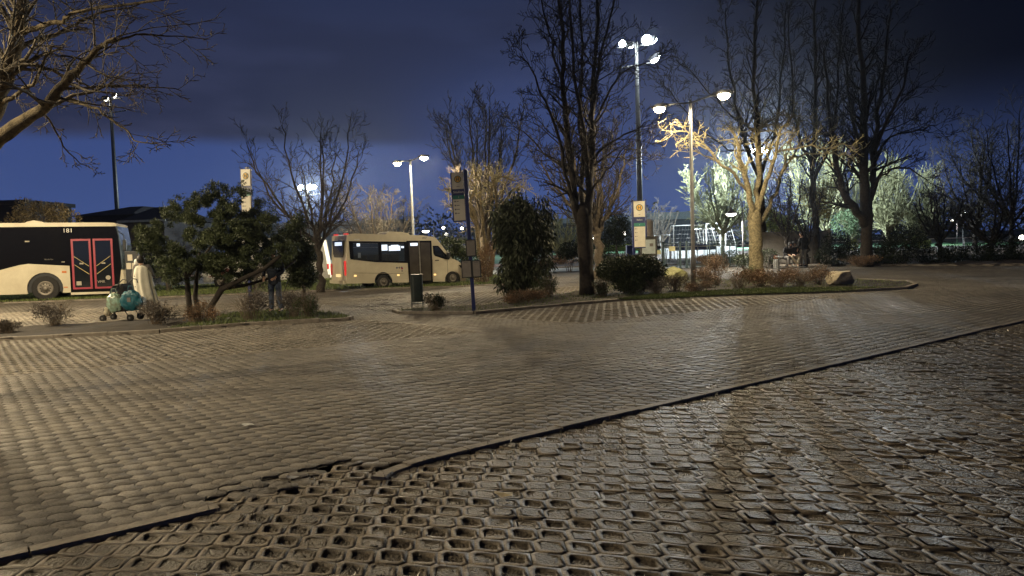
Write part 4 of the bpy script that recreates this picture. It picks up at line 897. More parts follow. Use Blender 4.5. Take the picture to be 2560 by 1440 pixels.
# --- cream minibus
def minibus(t, kind=0):
    dz = lambda x: -.035*x
    def S(pl): return [(x, z+dz(x)) for x, z in pl]
    WD = 1.78; ws = [0, 3.27]; r = .285
    prof_top = [(3.90, .62), (3.80, .94), (3.58, 1.13), (3.25, 1.25), (2.58, 2.06), (2.45, 2.17), (1.9, 2.24), (-1.2, 2.27), (-1.50, 2.2), (-1.56, 1.2), (-1.60, .40)]
    low = arch_poly(-1.60, 3.92, .24, prof_top, ws, .40, .29)
    lo1 = arch_poly(-1.60, 1.12, .24, [(1.12, 1.10), (-.3, 1.14), (-1.36, 1.25), (-1.56, 1.2), (-1.60, .40)], [0], .40, .29)
    lo2 = arch_poly(1.121, 3.92, .24, prof_top[:7]+[(1.121, 2.25)], [3.27], .40, .29)
    sp0 = MB().prism(S(lo1), 0, .05).prism(S(lo2), 0, .05); sp0.prism(S([(-1.36, 1.251), (-1.36, 2.235), (-1.50, 2.2), (-1.555, 1.201)]), 0, .05)
    sp0.prism(S([(-1.358, 1.92), (1.119, 1.92), (1.119, 2.25), (-1.2, 2.27), (-1.358, 2.235)]), 0, .05).build('side_panel', m_cream, t)
    MB().prism(S(low), WD-.05, WD).build('side_panel', m_cream, t)
    sec = [(3.86, .28), (3.89, .62), (3.78, .92), (3.56, 1.12), (3.23, 1.24)]
    MB().prism(S(sec+[(3.14, 1.22), (3.3, .9), (3.66, .5), (3.66, .28)]), .05, WD-.05).build('bonnet', m_cream, t)
    MB().prism(S([(3.23, 1.25), (2.59, 2.05), (2.55, 2.0), (3.17, 1.2)]), .08, WD-.08).build('windscreen', m_gls, t)
    MB().prism(S([(2.60, 2.05), (2.45, 2.16), (1.9, 2.23), (-1.2, 2.26), (-1.48, 2.19), (-1.4, 2.1), (1.9, 2.15), (2.4, 2.05)]), .05, WD-.05).build('roof', m_cream, t)
    rb = MB().prism(S([(-1.48, 2.19), (-1.55, 1.2), (-1.59, .26), (-1.52, .26), (-1.47, 1.2), (-1.4, 2.12)]), .05, WD-.05).build('rear_panel', m_cream, t)
    MB().prism(S([(-1.40, .24), (3.6, .24), (3.6, .36), (-1.40, .36)]), .06, WD-.06).build('floor', m_dkmetal, t)
    # rear window, lights
    MB().prism([(.30, 1.50), (.42, 1.36), (WD-.42, 1.36), (WD-.3, 1.50), (WD-.26, 2.05), (.26, 2.05)], -1.590, -1.555, 'yz').build('rear_window', mat('rear_glass', (.05, .045, .035), .15, var=.2), t)
    MB().box(-1.60, -1.592, .4, 1.2, 1.84, 1.98).build('rear_destination_display', m_screen, t)
    MB().box(-1.625, -1.59, .02, .17, .62, 1.22, .01).build('tail_light', m_tail, t); MB().box(-1.625, -1.59, WD-.12, WD-.02, .62, 1.1, .01).build('tail_light', m_taildim, t)
    MB().box(-1.64, -1.605, .66, 1.12, .55, .66).build('number_plate', m_plate, t)
    MB().box(-1.72, -1.59, .06, WD-.06, .27, .42, .02).build('rear_bumper', m_cream, t)
    for y in (.3, WD-.3): MB().box(-1.50, -1.36, y-.12, y+.12, 2.27, 2.33, .015).build('roof_marker_light', m_tail, t)
    # side glazing as a recessed black band with glass and lit interior seen through
    zt, zb0, zb1 = 1.90, 1.18, 1.12
    MB().prism(S([(-1.44, 1.96), (1.14, 1.96), (1.14, 1.88), (-1.44, 1.88)]), -.012, -.002).prism(S([(-1.40, 1.22), (-.3, 1.10), (1.14, 1.06), (1.14, 1.14), (-.3, 1.18), (-1.40, 1.27)]), -.012, -.002).prism(S([(-1.44, 1.881), (-1.28, 1.881), (-1.24, 1.255), (-1.42, 1.272)]), -.012, -.002).prism(S([(-.19, 1.881), (-.04, 1.881), (-.04, 1.16), (-.19, 1.175)]), -.012, -.002).prism(S([(.98, 1.881), (1.14, 1.881), (1.14, 1.141), (.98, 1.15)]), -.012, -.002).build('window_surround', m_black, t)
    for i in range(5):
        x = -1.1+.48*i; st = MB().box(x, x+.30, .25, 1.5, .75, .85, .02).box(x-.04, x+.05, .25, 1.5, .86, 1.42, .03).build('passenger_seat', m_seat, t)
    MB().box(-1.3, 1.9, .5, 1.3, 2.02, 2.05).build('ceiling_light', m_ceil, t); MB().tube([(-1.2, .5, 1.75), (1.0, .5, 1.70)], .014, 6).build('handrail', m_white, t)
    MB().box(-1.45, 2.4, WD-.07, WD-.055, .5, 1.18).build('inner_wall', m_seat, t); MB().prism(S([(-1.3, 1.2), (1.9, 1.1), (1.9, 1.9), (-1.3, 1.9)]), WD-.075, WD-.07).build('far_window', mat('far_glass_glow', (.03, .05, .06), .1, var=.6, scale=1.2, emit=(.10, .14, .18), es=.15), t)  # far window given a faint glow of its own in place of light seen through
    for xa, xb in ((-1.28, -.17), (-.06, .98)):
        wd = MB().prism(S([(xa, 1.88), (xb, 1.88), (xb, 1.16), (xa, 1.20)]), -.018, -.013).build('side_window', m_tint, t)
        if kind == 0 and xa < -1:
            MB().box(xa+.16, xa+.3, -.024, -.019, 1.74+dz(xa), 1.86+dz(xa), .002).build('lit_ceiling_lamp', m_screen, wd)
            MB().box(xa+.2, xa+.32, -.022, -.019, 1.32, 1.52).build('seat_glimpse', mat('dull_blue', (.14, .18, .24), .8), wd)
        elif kind == 0:
            for a, b, c, d in ((.02, .28, 1.62, 1.86), (.34, .86, 1.60, 1.80), (.44, .78, 1.76, 1.84), (.9, 1.03, 1.70, 1.78)): MB().box(xa+a, xa+b, -.024, -.019, c-.04, d-.04, .002).build('lit_display', m_screen, wd)
    # door
    dr = MB().prism(S([(1.10, 2.0), (2.27, 2.02), (2.27, .20), (1.16, .20)]), -.03, -.002).build('passenger_door', m_black, t)
    for xa, xb in ((1.20, 1.63), (1.73, 2.19)): 
        MB().prism(S([(xa, 1.94), (xb, 1.94), (xb, .30), (xa+.02, .30)]), -.036, -.031).build('door_glass', mat('brown_glass', (.07, .062, .05), .12, var=.3, scale=1.5), dr)
    if kind == 0: MB().box(1.26, 1.6, -.043, -.037, 1.74, 1.86, .002).build('lit_display', m_screen, dr)
    MB().prism(S([(1.64, 1.98), (1.70, 1.98), (1.72, .22), (1.66, .22)]), -.05, -.031).build('door_post', mat('grey_trim', (.16, .15, .13), .5), dr)
    # driver window + door lines + mirror
    MB().prism(S([(2.33, 1.80), (2.60, 1.80), (3.10, 1.28), (3.12, 1.20), (2.9, 1.22), (2.42, 1.36), (2.36, 1.46)]), -.012, -.002).build('window_surround', m_black, t)
    MB().prism(S([(2.40, 1.74), (2.58, 1.74), (2.80, 1.5), (2.80, 1.30), (2.44, 1.42)]), -.017, -.013).build('driver_window', m_gls, t)
    MB().prism(S([(2.83, 1.46), (3.02, 1.28), (2.83, 1.29)]), -.017, -.013).build('quarter_window', m_gls, t)
    MB().box(2.97, 3.08, -.22, -.04, 1.14, 1.42, .02).build('wing_mirror', m_dkmetal, t)
    MB().box(2.42, 2.60, -.03, -.002, 1.06, 1.10, .008).build('door_handle', m_dkmetal, t)
    for x in (2.30, 3.02): MB().prism(S([(x, .32), (x+.012, .32), (x+.012, 1.2), (x, 1.2)]), -.003, .0).build('panel_joint', m_dkmetal, t)
    MB().prism(S([(-1.3, .66), (.9, .60), (.9, .62), (-1.3, .68)]), -.004, .0).build('panel_joint', mat('cream_shadow_line', (.34, .30, .22), .6), t)  # shade along the side crease painted as a thin darker cream strip
    for x in (-1.28, .62, 2.34): MB().box(x, x+.10, -.02, -.001, .52+dz(x), .58+dz(x), .006).build('side_marker', m_mark, t)
    MB().box(-1.2, -.98, -.02, -.002, 2.05, 2.09).build('roof_gutter_piece', m_white, t)
    for i, x in enumerate((.62, .73, .84)): MB().lathe([(.042, 0), (.042, .006)], (x, -.008, .84), 14, 'y').build('emblem', m_papgrey if i == 1 else mat('blue_grey', (.10, .12, .2), .6), t)
    MB().lathe([(.045, 0), (.045, .006)], (.85, -.012, .80), 14, 'y').build('emblem', m_red, t); MB().lathe([(.035, 0), (.035, .006)], (.85, -.01, .70), 14, 'y').build('emblem', m_papgrey, t)
    if kind == 0: text('2057', .11, m_dkmetal, t, (1.95, -.004, 2.06), name='fleet_number')
    MB().prism(S([(.30, 2.26), (1.5, 2.23), (1.36, 2.33), (1.1, 2.38), (.55, 2.40), (.4, 2.34)]), .35, WD-.35).build('air_conditioner', m_cream, t)
    MB().prism(S([(3.56, .98), (3.78, .92), (3.88, .74), (3.72, .80)]), .0, .3).build('headlight', m_gls, t)
    MB().prism(S([(3.70, .25), (3.93, .27), (3.93, .5), (3.70, .5)]), .03, WD-.03).build('front_bumper', m_cream, t)
    for x in ws: wheel(t, x, .0, r, .2, 6); wheel(t, x, WD-.21, r, .2, 6)
    for x in ws: MB().prism(S([(x-.4, .24), (x+.4, .24), (x+.36, .5), (x, .68), (x-.36, .5)]), .21, .24).build('wheel_arch', m_rubber, t)
Wp = G(960, 721.5)
t = thing('minibus', 'cream minibus with its dark passenger door behind the litter bin, red tail lights lit', 'minibus', (Wp.x, Wp.y, 0), R(33)); minibus(t)
# --- second, white minibus facing left
c = P(835, 700, 36.5)
t = thing('minibus', 'white minibus mostly hidden behind the pine shrub, its rear by the slender bare tree', 'minibus', (c.x-1.8, 36.2, 0), 0)
m_wh = m_white
WD = 1.9; low = arch_poly(-4.3, 1.55, .30, [(1.55, .5), (1.50, 1.3), (1.36, 2.2), (1.1, 2.36), (-2.6, 2.34), (-3.3, 1.5), (-4.15, 1.15), (-4.35, .8)], [-3.5, 0], .44, .33)
MB().prism(low, 0, .06).build('side_panel', m_wh, t); MB().prism(low, WD-.06, WD).build('side_panel', m_wh, t)
MB().prism([(-4.2, .35), (-4.25, 1.1), (-3.3, 1.45), (-2.6, 2.3), (1.05, 2.32), (1.32, 2.2), (1.5, 1.2), (1.5, .35)], .06, WD-.06).build('shell', m_wh, t)
MB().prism([(-1.9, 1.15), (-1.8, 1.95), (1.22, 1.95), (1.30, 1.15)], -.012, -.002).build('side_window', m_black, t)
for xa, xb in ((-1.7, -.8), (-.7, .2), (.3, .72), (.95, 1.2)): MB().box(xa, xb, -.02, -.013, 1.22, 1.88).build('window_pane', mat('lit_pane', (.3, .32, .34), .3, var=.5, scale=1.5) if xa > 0 and xa < .5 else m_gls, t)
MB().prism([(-3.2, 1.45), (-2.62, 2.15), (-2.1, 2.15), (-2.1, 1.3), (-3.1, 1.3)], -.012, -.002).build('driver_window', m_black, t)
MB().box(1.42, 1.60, .02, .2, .75, 1.0, .02).build('tail_light', m_tail, t); MB().box(1.5, 1.66, .05, WD-.05, .3, .5, .03).build('rear_bumper', m_wh, t)
MB().box(-1.5, 1.4, -.01, -.002, .6, .64).build('panel_joint', m_papgrey, t)
MB().prism([(-4.1, .55), (-3.2, .95), (-2.9, .9), (-3.6, .6)], -.01, -.002).build('red_swoosh', m_red, t)
for x in (-3.5, 0): wheel(t, x, .0, .34, .2, 6); wheel(t, x, WD-.22, .34, .2, 6)
t.rotation_euler = (0, 0, R(8))

# ------------------------------------------------------------------ bus stop posts
m_blue = mat('navy_paint', (.012, .022, .11), .4, var=.15); m_signbg = mat('sign_face', (.66, .62, .50), .45, var=.12, scale=3)
m_hgreen = mat('sign_green', (.02, .10, .05), .5, var=0); m_hyel = mat('sign_yellow', (.72, .38, .05), .5, var=.05); m_teal = mat('teal_band', (.02, .17, .13), .5, var=.1)
def h_sign(base, top_px, side, label, z_top, bd=.36, cases=(), w_=.30, word='Stadion', num='1', bt=.72, lean=(0, 0), rz=0, text_on=True):
    """side -1: panel hangs left of the pole"""
    t = thing('bus_stop_sign', label, 'bus stop sign', (base.x, base.y, 0), rz, 'bus stop posts with round H signs')
    ph = z_top; MB().box(-.045, .045, -.03, .03, -.1, ph, .008).build('pole', m_blue, t)
    MB().box(.048, .058, -.02, .02, ph-.55, ph-.02).build('reflector', m_white, t)
    x0, x1 = (-.05-w_, -.05) if side < 0 else ((.05, .05+w_) if side > 0 else (-w_/2, w_/2)); z1 = ph-.06; hs = w_*1.42
    fr = MB().box(x0-.03, x1+(.03 if side == 0 else 0), -.05 if side == 0 else -.015, -.032 if side == 0 else .02, z1-hs*2.95, z1, .004).build('panel', m_blue, t)
    MB().box(x0, x1-.01, -.024, -.016, z1-hs, z1-.015).build('sign_face', m_signbg, fr)
    cx, cz = (x0+x1)/2, z1-hs*.42; r = w_*.30
    MB().lathe([(r, 0), (r, .004)], (cx, -.029, cz), 28, 'y').build('ring', m_hgreen, fr)
    MB().lathe([(r*.80, 0), (r*.80, .004)], (cx, -.034, cz), 28, 'y').build('disc', m_hyel, fr)
    b = r*.13
    MB().box(cx-r*.42, cx-r*.42+b*1.5, -.040, -.035, cz-r*.52, cz+r*.52).box(cx+r*.42-b*1.5, cx+r*.42, -.040, -.035, cz-r*.52, cz+r*.52).box(cx-r*.42+b*1.5, cx+r*.42-b*1.5, -.040, -.035, cz-b*.7, cz+b*.7).build('letter_h', m_hgreen, fr)
    MB().box(cx-.04, cx+.04, -.028, -.0245, z1-hs*.87, z1-hs*.84).build('small_print', m_papgrey, fr)
    text(word, .085, m_white, fr, (cx, -.018, z1-hs*1.18), name='stop_name')
    MB().box(x0, x1-.01, -.024, -.016, z1-hs*1.60, z1-hs*1.38).build('green_band', m_teal, fr); text(num, .07, m_white, fr, (cx, -.027, z1-hs*1.49), name='platform_number')
    MB().box(x0, x1-.01, -.024, -.016, z1-hs*2.88, z1-hs*1.61).build('sign_face', m_signbg, fr)
    for i in range(4):
        mb = MB(); z = z1-hs*(1.74+.235*i); mb.box(x0+.03, x0+.07, -.028, -.0245, z-.018, z+.018).box(x0+.085, x0+.085+(.05, .07, .07, .06)[i], -.028, -.0245, z-.008, z+.008)
        mb.build('route_line', mat('print_grey', (.12, .12, .13), .6, var=0), fr)
    if side == 0:
        for k_ in fr.children: k_.location.y -= .035
    for (cx_, cz_, w2, h2) in cases:
        cs = MB().box(cx_-w2/2, cx_+w2/2, -.085, -.032, cz_-h2/2, cz_+h2/2, .008).build('timetable_case', m_dkmetal, t)
        MB().box(cx_-w2/2+.025, cx_+w2/2-.025, -.09, -.086, cz_-h2/2+.025, cz_+h2/2-.025).build('timetable', m_papgrey, cs)
        mb = MB(); mb.box(cx_-w2*.25, cx_+w2*.15, -.094, -.091, cz_+h2*.34, cz_+h2*.41)
        for k in range(7): mb.box(cx_-w2*.36, cx_+w2*.36, -.094, -.091, cz_+h2*(.22-.085*k), cz_+h2*(.228-.085*k))
        mb.build('small_print', mat('print_pale', (.15, .14, .13), .7, var=0), cs)
    return t
B1 = G(1185, 781)
def zpx(x, y, D): return H+(yh(x)-y)/F*D
t = h_sign(B1, None, -1, 'middle bus stop post with three timetable cases, between the litter bin and the big bush', zpx(1166, 425, B1.y), w_=.29,
   cases=((.03, zpx(1180, 620, B1.y), .25, .42), (-.11, zpx(1170, 672, B1.y), .26, .44), (.135, zpx(1192, 672, B1.y), .22, .43)))
t.rotation_euler = (0, -.028, 0)
B2 = G(623, 770); B2 = Vector((P(622, 700, 21.0).x, 21.0, 0))
t = h_sign(B2, None, 0, 'left bus stop post rising out of the pine shrub', zpx(612, 420, 21.0), w_=.33, rz=R(-22)); t.rotation_euler = (0, .035, R(-22))
B3 = P(1585, 690, 33)
t = h_sign(Vector((B3.x, 33, 0)), None, 1, 'right bus stop post above the clipped bush, panel on the right of its pole', zpx(1583, 500, 33), w_=.50)
MB().box(.56, .61, -.03, .03, 1.8, zpx(1583, 500, 33), .006).build('pole', m_blue, t)
c = P(330, 700, 26.5); t = thing('timetable_post', 'dark post with three pale timetable sheets beside the front of the city bus', 'timetable post', (c.x, c.y, 0), 0)
MB().box(-.2, .30, -.02, .03, .05, zpx(330, 628, 26.5), .01).build('board', m_dkmetal, t)
for x, z in ((-.01, zpx(328, 644, 26.5)), (-.07, zpx(324, 665, 26.5)), (.13, zpx(335, 665, 26.5))): MB().box(x-.085, x+.085, -.03, -.021, z-.11, z+.11).build('timetable', m_paper, t)
# ------------------------------------------------------------------ litter bin
B = G(1044, 771); S_ = B.y/F; t = thing('litter_bin', 'dark green litter bin on two steel legs in front of the minibus door', 'litter bin', (B.x, B.y, 0), R(10))
wb = 30*S_/2; z0, z1 = .19, .90
mb = MB(); prof = []
for i in range(20): a = 2*math.pi*i/20; cx_, sx_ = math.cos(a), math.sin(a); prof.append((wb*math.copysign(abs(cx_)**.6, cx_), wb*.75*math.copysign(abs(sx_)**.6, sx_)))
mb.prism(prof, z0, z1, 'xy'); mb.build('bin_body', mat('bin_green', (.018, .03, .026), .5, var=.3, scale=5), t)
mb = MB().prism([(x*1.05, y*1.05) for x, y in prof], z1, z1+.03, 'xy'); mb.build('rim', m_dkmetal, t)
for i in range(9): x = -wb+2*wb*(i+.5)/9; 
for s in (-1, 1): MB().box(s*wb*.92-.018, s*wb*.92+.018, wb*.2, wb*.2+.035, -.05, z1+.02).build('leg', m_galv, t)
MB().box(-wb*.85, wb*.85, wb*.2+.004, wb*.2+.03, .12, .15).build('cross_rail', m_galv, t)
# blue bin, notice case, fence, gates
D = 34.5; c = P(1577, 650, D); t = thing('waste_bin', 'small blue waste bin beside the right hand bus stop post', 'waste bin', (c.x, c.y, 0), 0)
MB().box(-.2, .2, -.15, .15, .55, zpx(1577, 613, D), .02).build('bin_body', m_blue, t); MB().box(-.03, .03, .15, .2, 0, 1.2).build('post', m_dkmetal, t)
D = 37; c = P(1622, 650, D); t = thing('notice_case', 'glazed notice case with a pale poster behind the clipped bush', 'notice case', (c.x, c.y, 0), R(-4))
zt = zpx(1620, 594, D); S_ = D/F
MB().box(-.42, .42, -.05, .08, .85, zt, .02).build('case', mat('brown_metal', (.06, .055, .045), .6, var=.2), t); MB().prism([(-.5, zt), (.48, zt-.01), (.46, zt+.06), (-.46, zt+.07)], -.1, .14).build('roof', MATS['brown_metal'], t)
MB().box(-.33, .33, -.062, -.052, .98, zt-.1, .004).build('poster', mat('pale_poster', (.55, .62, .60), .3, var=.25, scale=3), t)
MB().box(.05, .22, -.068, -.063, 1.35, 1.5).build('notice', m_papgrey, t)
for x in (-.36, .36): MB().box(x-.04, x+.04, -.0, .06, -.05, .85).build('leg', m_galv, t)
FD = 42.0; zf = zpx(1700, 604, FD)
m_fence = mat('dark_green_fence', (.02, .035, .03), .5, .3, var=.1)
t = thing('gate', 'dark metal entrance gates with yellow and black notices in front of the pitch', 'gate', (P(1700, 650, FD).x, FD, 0), 0)
ox = P(1700, 650, FD).x
px = lambda x: P(x, 640, FD).x-ox
for x in (1659, 1700, 1716): MB().box(px(x)-.06, px(x)+.06, -.06, .06, 0, zf+.02, .01).build('gate_post', m_fence, t)
def leaf(xa, xb, name='gate_leaf', bars=9):
    mb = MB(); a, b = px(xa)+.06, px(xb)-.06
    mb.box(a, a+.04, -.02, .02, .1, zf-.05).box(b-.04, b, -.02, .02, .1, zf-.05).box(a+.04, b-.04, -.02, .02, .1, .14).box(a+.04, b-.04, -.02, .02, zf-.09, zf-.05)
    for i in range(1, bars): x = a+(b-a)*i/bars; mb.tube([(x, 0, .14), (x, 0, zf-.09)], .004, 4)
    return mb.build(name, m_fence, t)
g1 = leaf(1661, 1697); leaf(1719, 1772)
MB().box(px(1672), px(1688), -.035, -.025, 1.0, 1.28).build('yellow_notice', mat('notice_yellow', (.42, .36, .16), .6, var=.2), t)
MB().box(px(1640), px(1652), -.035, -.025, 1.15, 1.32).build('black_notice', m_black, t); MB().box(px(1641), px(1652), -.035, -.025, .85, 1.08).build('yellow_notice', MATS['notice_yellow'], t)
MB().box(px(1638)-.02, px(1638)+.02, -.03, .03, 0, zf).box(px(1638), px(1659), -.02, .02, zf-.06, zf-.02).box(px(1638), px(1659), -.02, .02, .1, .14).build('gate_frame', m_fence, t)
t = thing('fence', 'dark green mesh fence panel right of the gates', 'fence', (ox, FD+.1, 0), 0)
mb = MB()
for x in range(1775, 1846, 17): mb.tube([(px(x), 0, 0), (px(x), 0, zf)], .035, 6)
mb.build('post', m_fence, t); mb = MB()
for i in range(60): x = vb(px(1775), px(1842), i/59); mb.tube([(x, 0, .05), (x, 0, zf-.03)], .005, 3)
for z in (.1, .7, 1.3, zf-.05): mb.tube([(px(1775), 0, z), (px(1842), 0, z)], .012, 4)
mb.build('mesh_panel', m_fence, t)
# concrete wall
WDp = 43.0; a = P(1903, 660, WDp); b = P(2080, 660, WDp)
t = thing('concrete_wall', 'plain concrete wall behind the seated people', 'wall', (a.x, WDp, 0), 0)
MB().prism([(0, 0), (b.x-a.x, 0), (b.x-a.x, zpx(2080, 578, WDp)), (0, zpx(1903, 584, WDp))], 0, .22).build('wall_face', mat('grey_concrete', (.34, .31, .26), .9, var=.4, scale=.9, bump=.4), t)
MB().box(-.03, b.x-a.x+.03, -.02, .25, zpx(1990, 581, WDp)+.003, zpx(1990, 581, WDp)+.06).build('wall_coping', MATS['grey_concrete'], t)
# ------------------------------------------------------------------ pitch, track, goals, hall
m_turf = mat('artificial_turf', (.05, .20, .07), .85, var=.2, scale=.4); m_track = mat('running_track', (.28, .08, .06), .8, var=.2, scale=.5); m_plaza = mat('plaza_paving', (.30, .32, .30), .8, var=.2, scale=1)
def rect(x0, x1, y0, y1): return [(x0, y0), (x1, y0), (x1, y1), (x0, y1)]
sheet('plaza', rect(-2, 40, 42.5, 56), .02, m_plaza, 'pale paved plaza behind the gates')
sheet('running_track', rect(-45, 60, 56, 64), .03, m_track, 'red running track')
sheet('pitch', rect(-45, 60, 64, 126), .034, m_turf, 'floodlit green sports pitch')
mb = MB()
for y in (57.2, 58.6, 60, 61.4, 62.8, 64.3): mb.box(-45, 60, y-.05, y+.05, .03, .042)
struct(mb.build('line_marking', m_white), 'white lane lines on the running track')
t = thing('pitch_railing', 'white railing along the running track behind the gates', 'railing', (8, 55.5, 0)); mb = MB()
for i in range(16): mb.box(-2+i*2-.03, -2+i*2+.03, -.03, .03, 0, 1.05)
mb.build('post', m_white, t); MB().box(-2, 28, -.03, .03, 1.06, 1.13).build('top_rail', m_white, t)
def goal(x, y, D, w_, h_, rz, label, dp=1.2):
    c = P(x, y, D); t = thing('football_goal', label, 'football goal', (c.x, D, 0), rz, 'white football goals on the pitch'); r = .06
    MB().tube([(-w_/2, 0, 0), (-w_/2, 0, h_), (w_/2, 0, h_), (w_/2, 0, 0)], r, 8).build('goal_frame', m_white, t)
    mb = MB()
    for s in (-1, 1): mb.tube([(s*w_/2, 0, h_), (s*w_/2, dp*.4, h_), (s*w_/2, dp*1.3, .05), (s*w_/2, 0, .05)], .035, 6)
    mb.tube([(-w_/2, dp*1.3, .05), (w_/2, dp*1.3, .05)], .035, 6).build('rear_stay', m_white, t)
    mb = MB(); n = int(w_/.25)
    for i in range(n+1): q = -w_/2+w_*i/n; mb.tube([(q, dp*.4, h_), (q, dp*1.3, .05)], .006, 3, False)
    for i in range(9): q = i/8; mb.tube([(-w_/2, dp*(.4+.9*q), h_-(h_-.05)*q), (w_/2, dp*(.4+.9*q), h_-(h_-.05)*q)], .006, 3, False)
    mb.build('net', m_white, t); return t
goal(1722, 600, 60, 2.6, 2.75, R(12), 'tall white goal directly behind the gate posts')
goal(1768, 600, 66, 2.4, 2.5, R(-35), 'white goal turned sideways, seen left of the floodlit round tree', 1.4)
goal(1665, 620, 57, 1.9, 2.0, R(60), 'small white goal left of the gate posts')
goal(1790, 600, 63, 2.2, 2.9, R(-60), 'white goal standing closest to the floodlit tree trunk')
goal(1655, 620, 62, 1.6, 2.0, R(70), 'white goal frame just left of the small one by the gates')
for x, D, L, m_, lb in ((1738, 56.8, 3.2, m_blue, 'blue padded mat lying by the goals'), (1752, 62, 6, mat('board_white', (.6, .62, .62), .5), 'white advertising board behind the goals'), (1560, 52, 3.4, mat('board_violet', (.16, .14, .45), .5), 'violet board left of the notice case'), (1562, 51.5, 3.4, mat('board_lime', (.35, .55, .12), .5), 'lime green board below the violet board')):
    c = P(x, 620, D); z0 = .75 if 'blue' in lb else (.95 if 'violet' in lb else .0); o = MB().box(-L/2, L/2, 0, .06 if 'mat' not in lb else .6, z0, z0+(.45 if z0 else .9), .01).build('board' if 'mat' not in lb else 'mat', m_)
    o.location = (c.x, c.y, .04); tag(o, lb, 'board' if 'mat' not in lb else 'mat')
for bx, D, x0, x1, yt, lb, hue in ((1700, 135, 1615, 1790, 548, 'large dark flat-roofed hall behind the pitch', (.05, .06, .075)),):
    a = P(x0, 600, D); b = P(x1, 600, D); zt = zpx(bx, yt, D); t = thing('hall', lb, 'building', (a.x, D, 0))
    MB().box(0, b.x-a.x, 0, 20, 0, zt).build('wall', mat('hall_cladding', hue, .8, var=.15, scale=.2), t)
    MB().box(-.5, b.x-a.x+.5, -.6, 20.4, zt+.003, zt+1.3).build('roof_edge', mat('pale_roof_edge', (.22, .25, .28), .7), t)
a = P(1350, 600, 140); b = P(1600, 600, 140); zt = zpx(1500, 556, 140); t = thing('hall', 'long pale low hall behind the tall dark tree', 'building', (a.x, 140, 0)); MB().box(0, b.x-a.x, 0, 15, 0, zt).build('wall', MATS['hall_cladding'], t); MB().box(-.4, b.x-a.x+.3, -.5, 15.3, zt+.003, zt+.9).build('roof_edge', MATS['pale_roof_edge'], t)
a = P(640, 600, 150); b = P(1010, 600, 150); zt = zpx(850, 560, 150); t = thing('hall', 'pale low hall behind the roof of the minibus', 'building', (a.x, 150, 0)); MB().box(0, b.x-a.x, 0, 15, 0, zt).build('wall', mat('hazy_wall', (.10, .12, .13), .8, var=.2, scale=.2), t); MB().box(-.4, b.x-a.x+.3, -.5, 15.3, zt+.003, zt+.5).build('roof_edge', MATS['pale_roof_edge'], t)
D = 52; c = P(1622, 560, D); t = thing('advertising_column', 'lit pale column seen behind the right hand bus stop sign', 'column', (c.x, D, 0)); MB().lathe([(.3, 0), (.3, zpx(1622, 552, D)), (.1, zpx(1622, 548, D))], n=16).build('drum', mat('column_cream', (.6, .5, .38), .6, var=.3, scale=3), t)
# dark houses at the left
D = 62; m_roof = mat('dark_roof', (.035, .035, .042), .8, var=.2); m_wall = mat('dark_wall', (.05, .05, .055), .85, var=.2)
def house(x0, x1, D, y_eave, y_ridge, xr, label, dp=9, m_w=None):
    a = P(x0, 640, D); b = P(x1, 640, D); ze = zpx((x0+x1)/2, y_eave, D); zr = zpx(xr, y_ridge, D); L = b.x-a.x; rx = P(xr, 640, D).x-a.x
    t = thing('house', label, 'house', (a.x, D, 0), R(-4)); MB().box(0, L, 0, dp, 0, ze).build('wall', m_w or m_wall, t)
    mb = MB(); e = .4; mb.add([(-e, -e, ze), (L+e, -e, ze), (L+e, dp+e, ze), (-e, dp+e, ze), (rx-.6, dp*.4, zr), (rx+.6, dp*.4, zr), (rx+.6, dp*.6, zr), (rx-.6, dp*.6, zr)], [(0,3,2,1),(0,1,5,4),(1,2,6,5),(2,3,7,6),(3,0,4,7),(4,5,6,7)]); mb.build('roof', m_roof, t)
    return t, L, ze
t, L, ze = house(195, 335, D, 540, 512, 293, 'dark flat-looking house with a small gable behind the front of the city bus')
for x in (.66, .8): MB().box(L*x, L*x+.5, -.05, -.003, 1.9, 3.2).build('window', m_papgrey, t)
t, L, ze = house(318, 418, 58, 552, 513, 350, 'dark house with a hipped roof and pale eaves behind the pine shrub')
MB().box(-.4, L+.4, -.46, -.40, ze-.12, ze+.04).build('gutter', mat('pale_gutter', (.4, .46, .44), .5), t); MB().box(L*.55, L*.8, -.04, -.003, ze-1.0, ze-.3).build('window', mat('pale_window', (.3, .38, .38), .3), t)
MB().tube([(L*.3, 4, 0), (L*.3, 4, zpx(350, 497, 58))], .03, 5).build('antenna', m_galv, t)
a = P(-200, 640, 75); t = thing('house', 'dark grey building block at the far left behind the bus', 'house', (a.x, 75, 0)); MB().box(0, P(70, 640, 75).x-a.x, 0, 8, 0, zpx(20, 512, 75)).build('wall', m_wall, t); MB().box(-.3, P(70, 640, 75).x-a.x+.3, -.3, 8.3, zpx(20, 512, 75)+.003, zpx(20, 512, 75)+.4).build('roof', m_roof, t)
# far treeline
tl = leaves('far_trees', [(x, 170+random.uniform(-5, 15), 3, 7, 4, random.uniform(4, 8.5)) for x in range(-150, 180, 7)], 26000, 1.1, mat('far_foliage', (.03, .04, .035), .9, var=.3, scale=.1), None, shell=.3, jit=1)
tag(tl, 'far off dark belt of trees along the horizon', 'trees', kind='stuff')
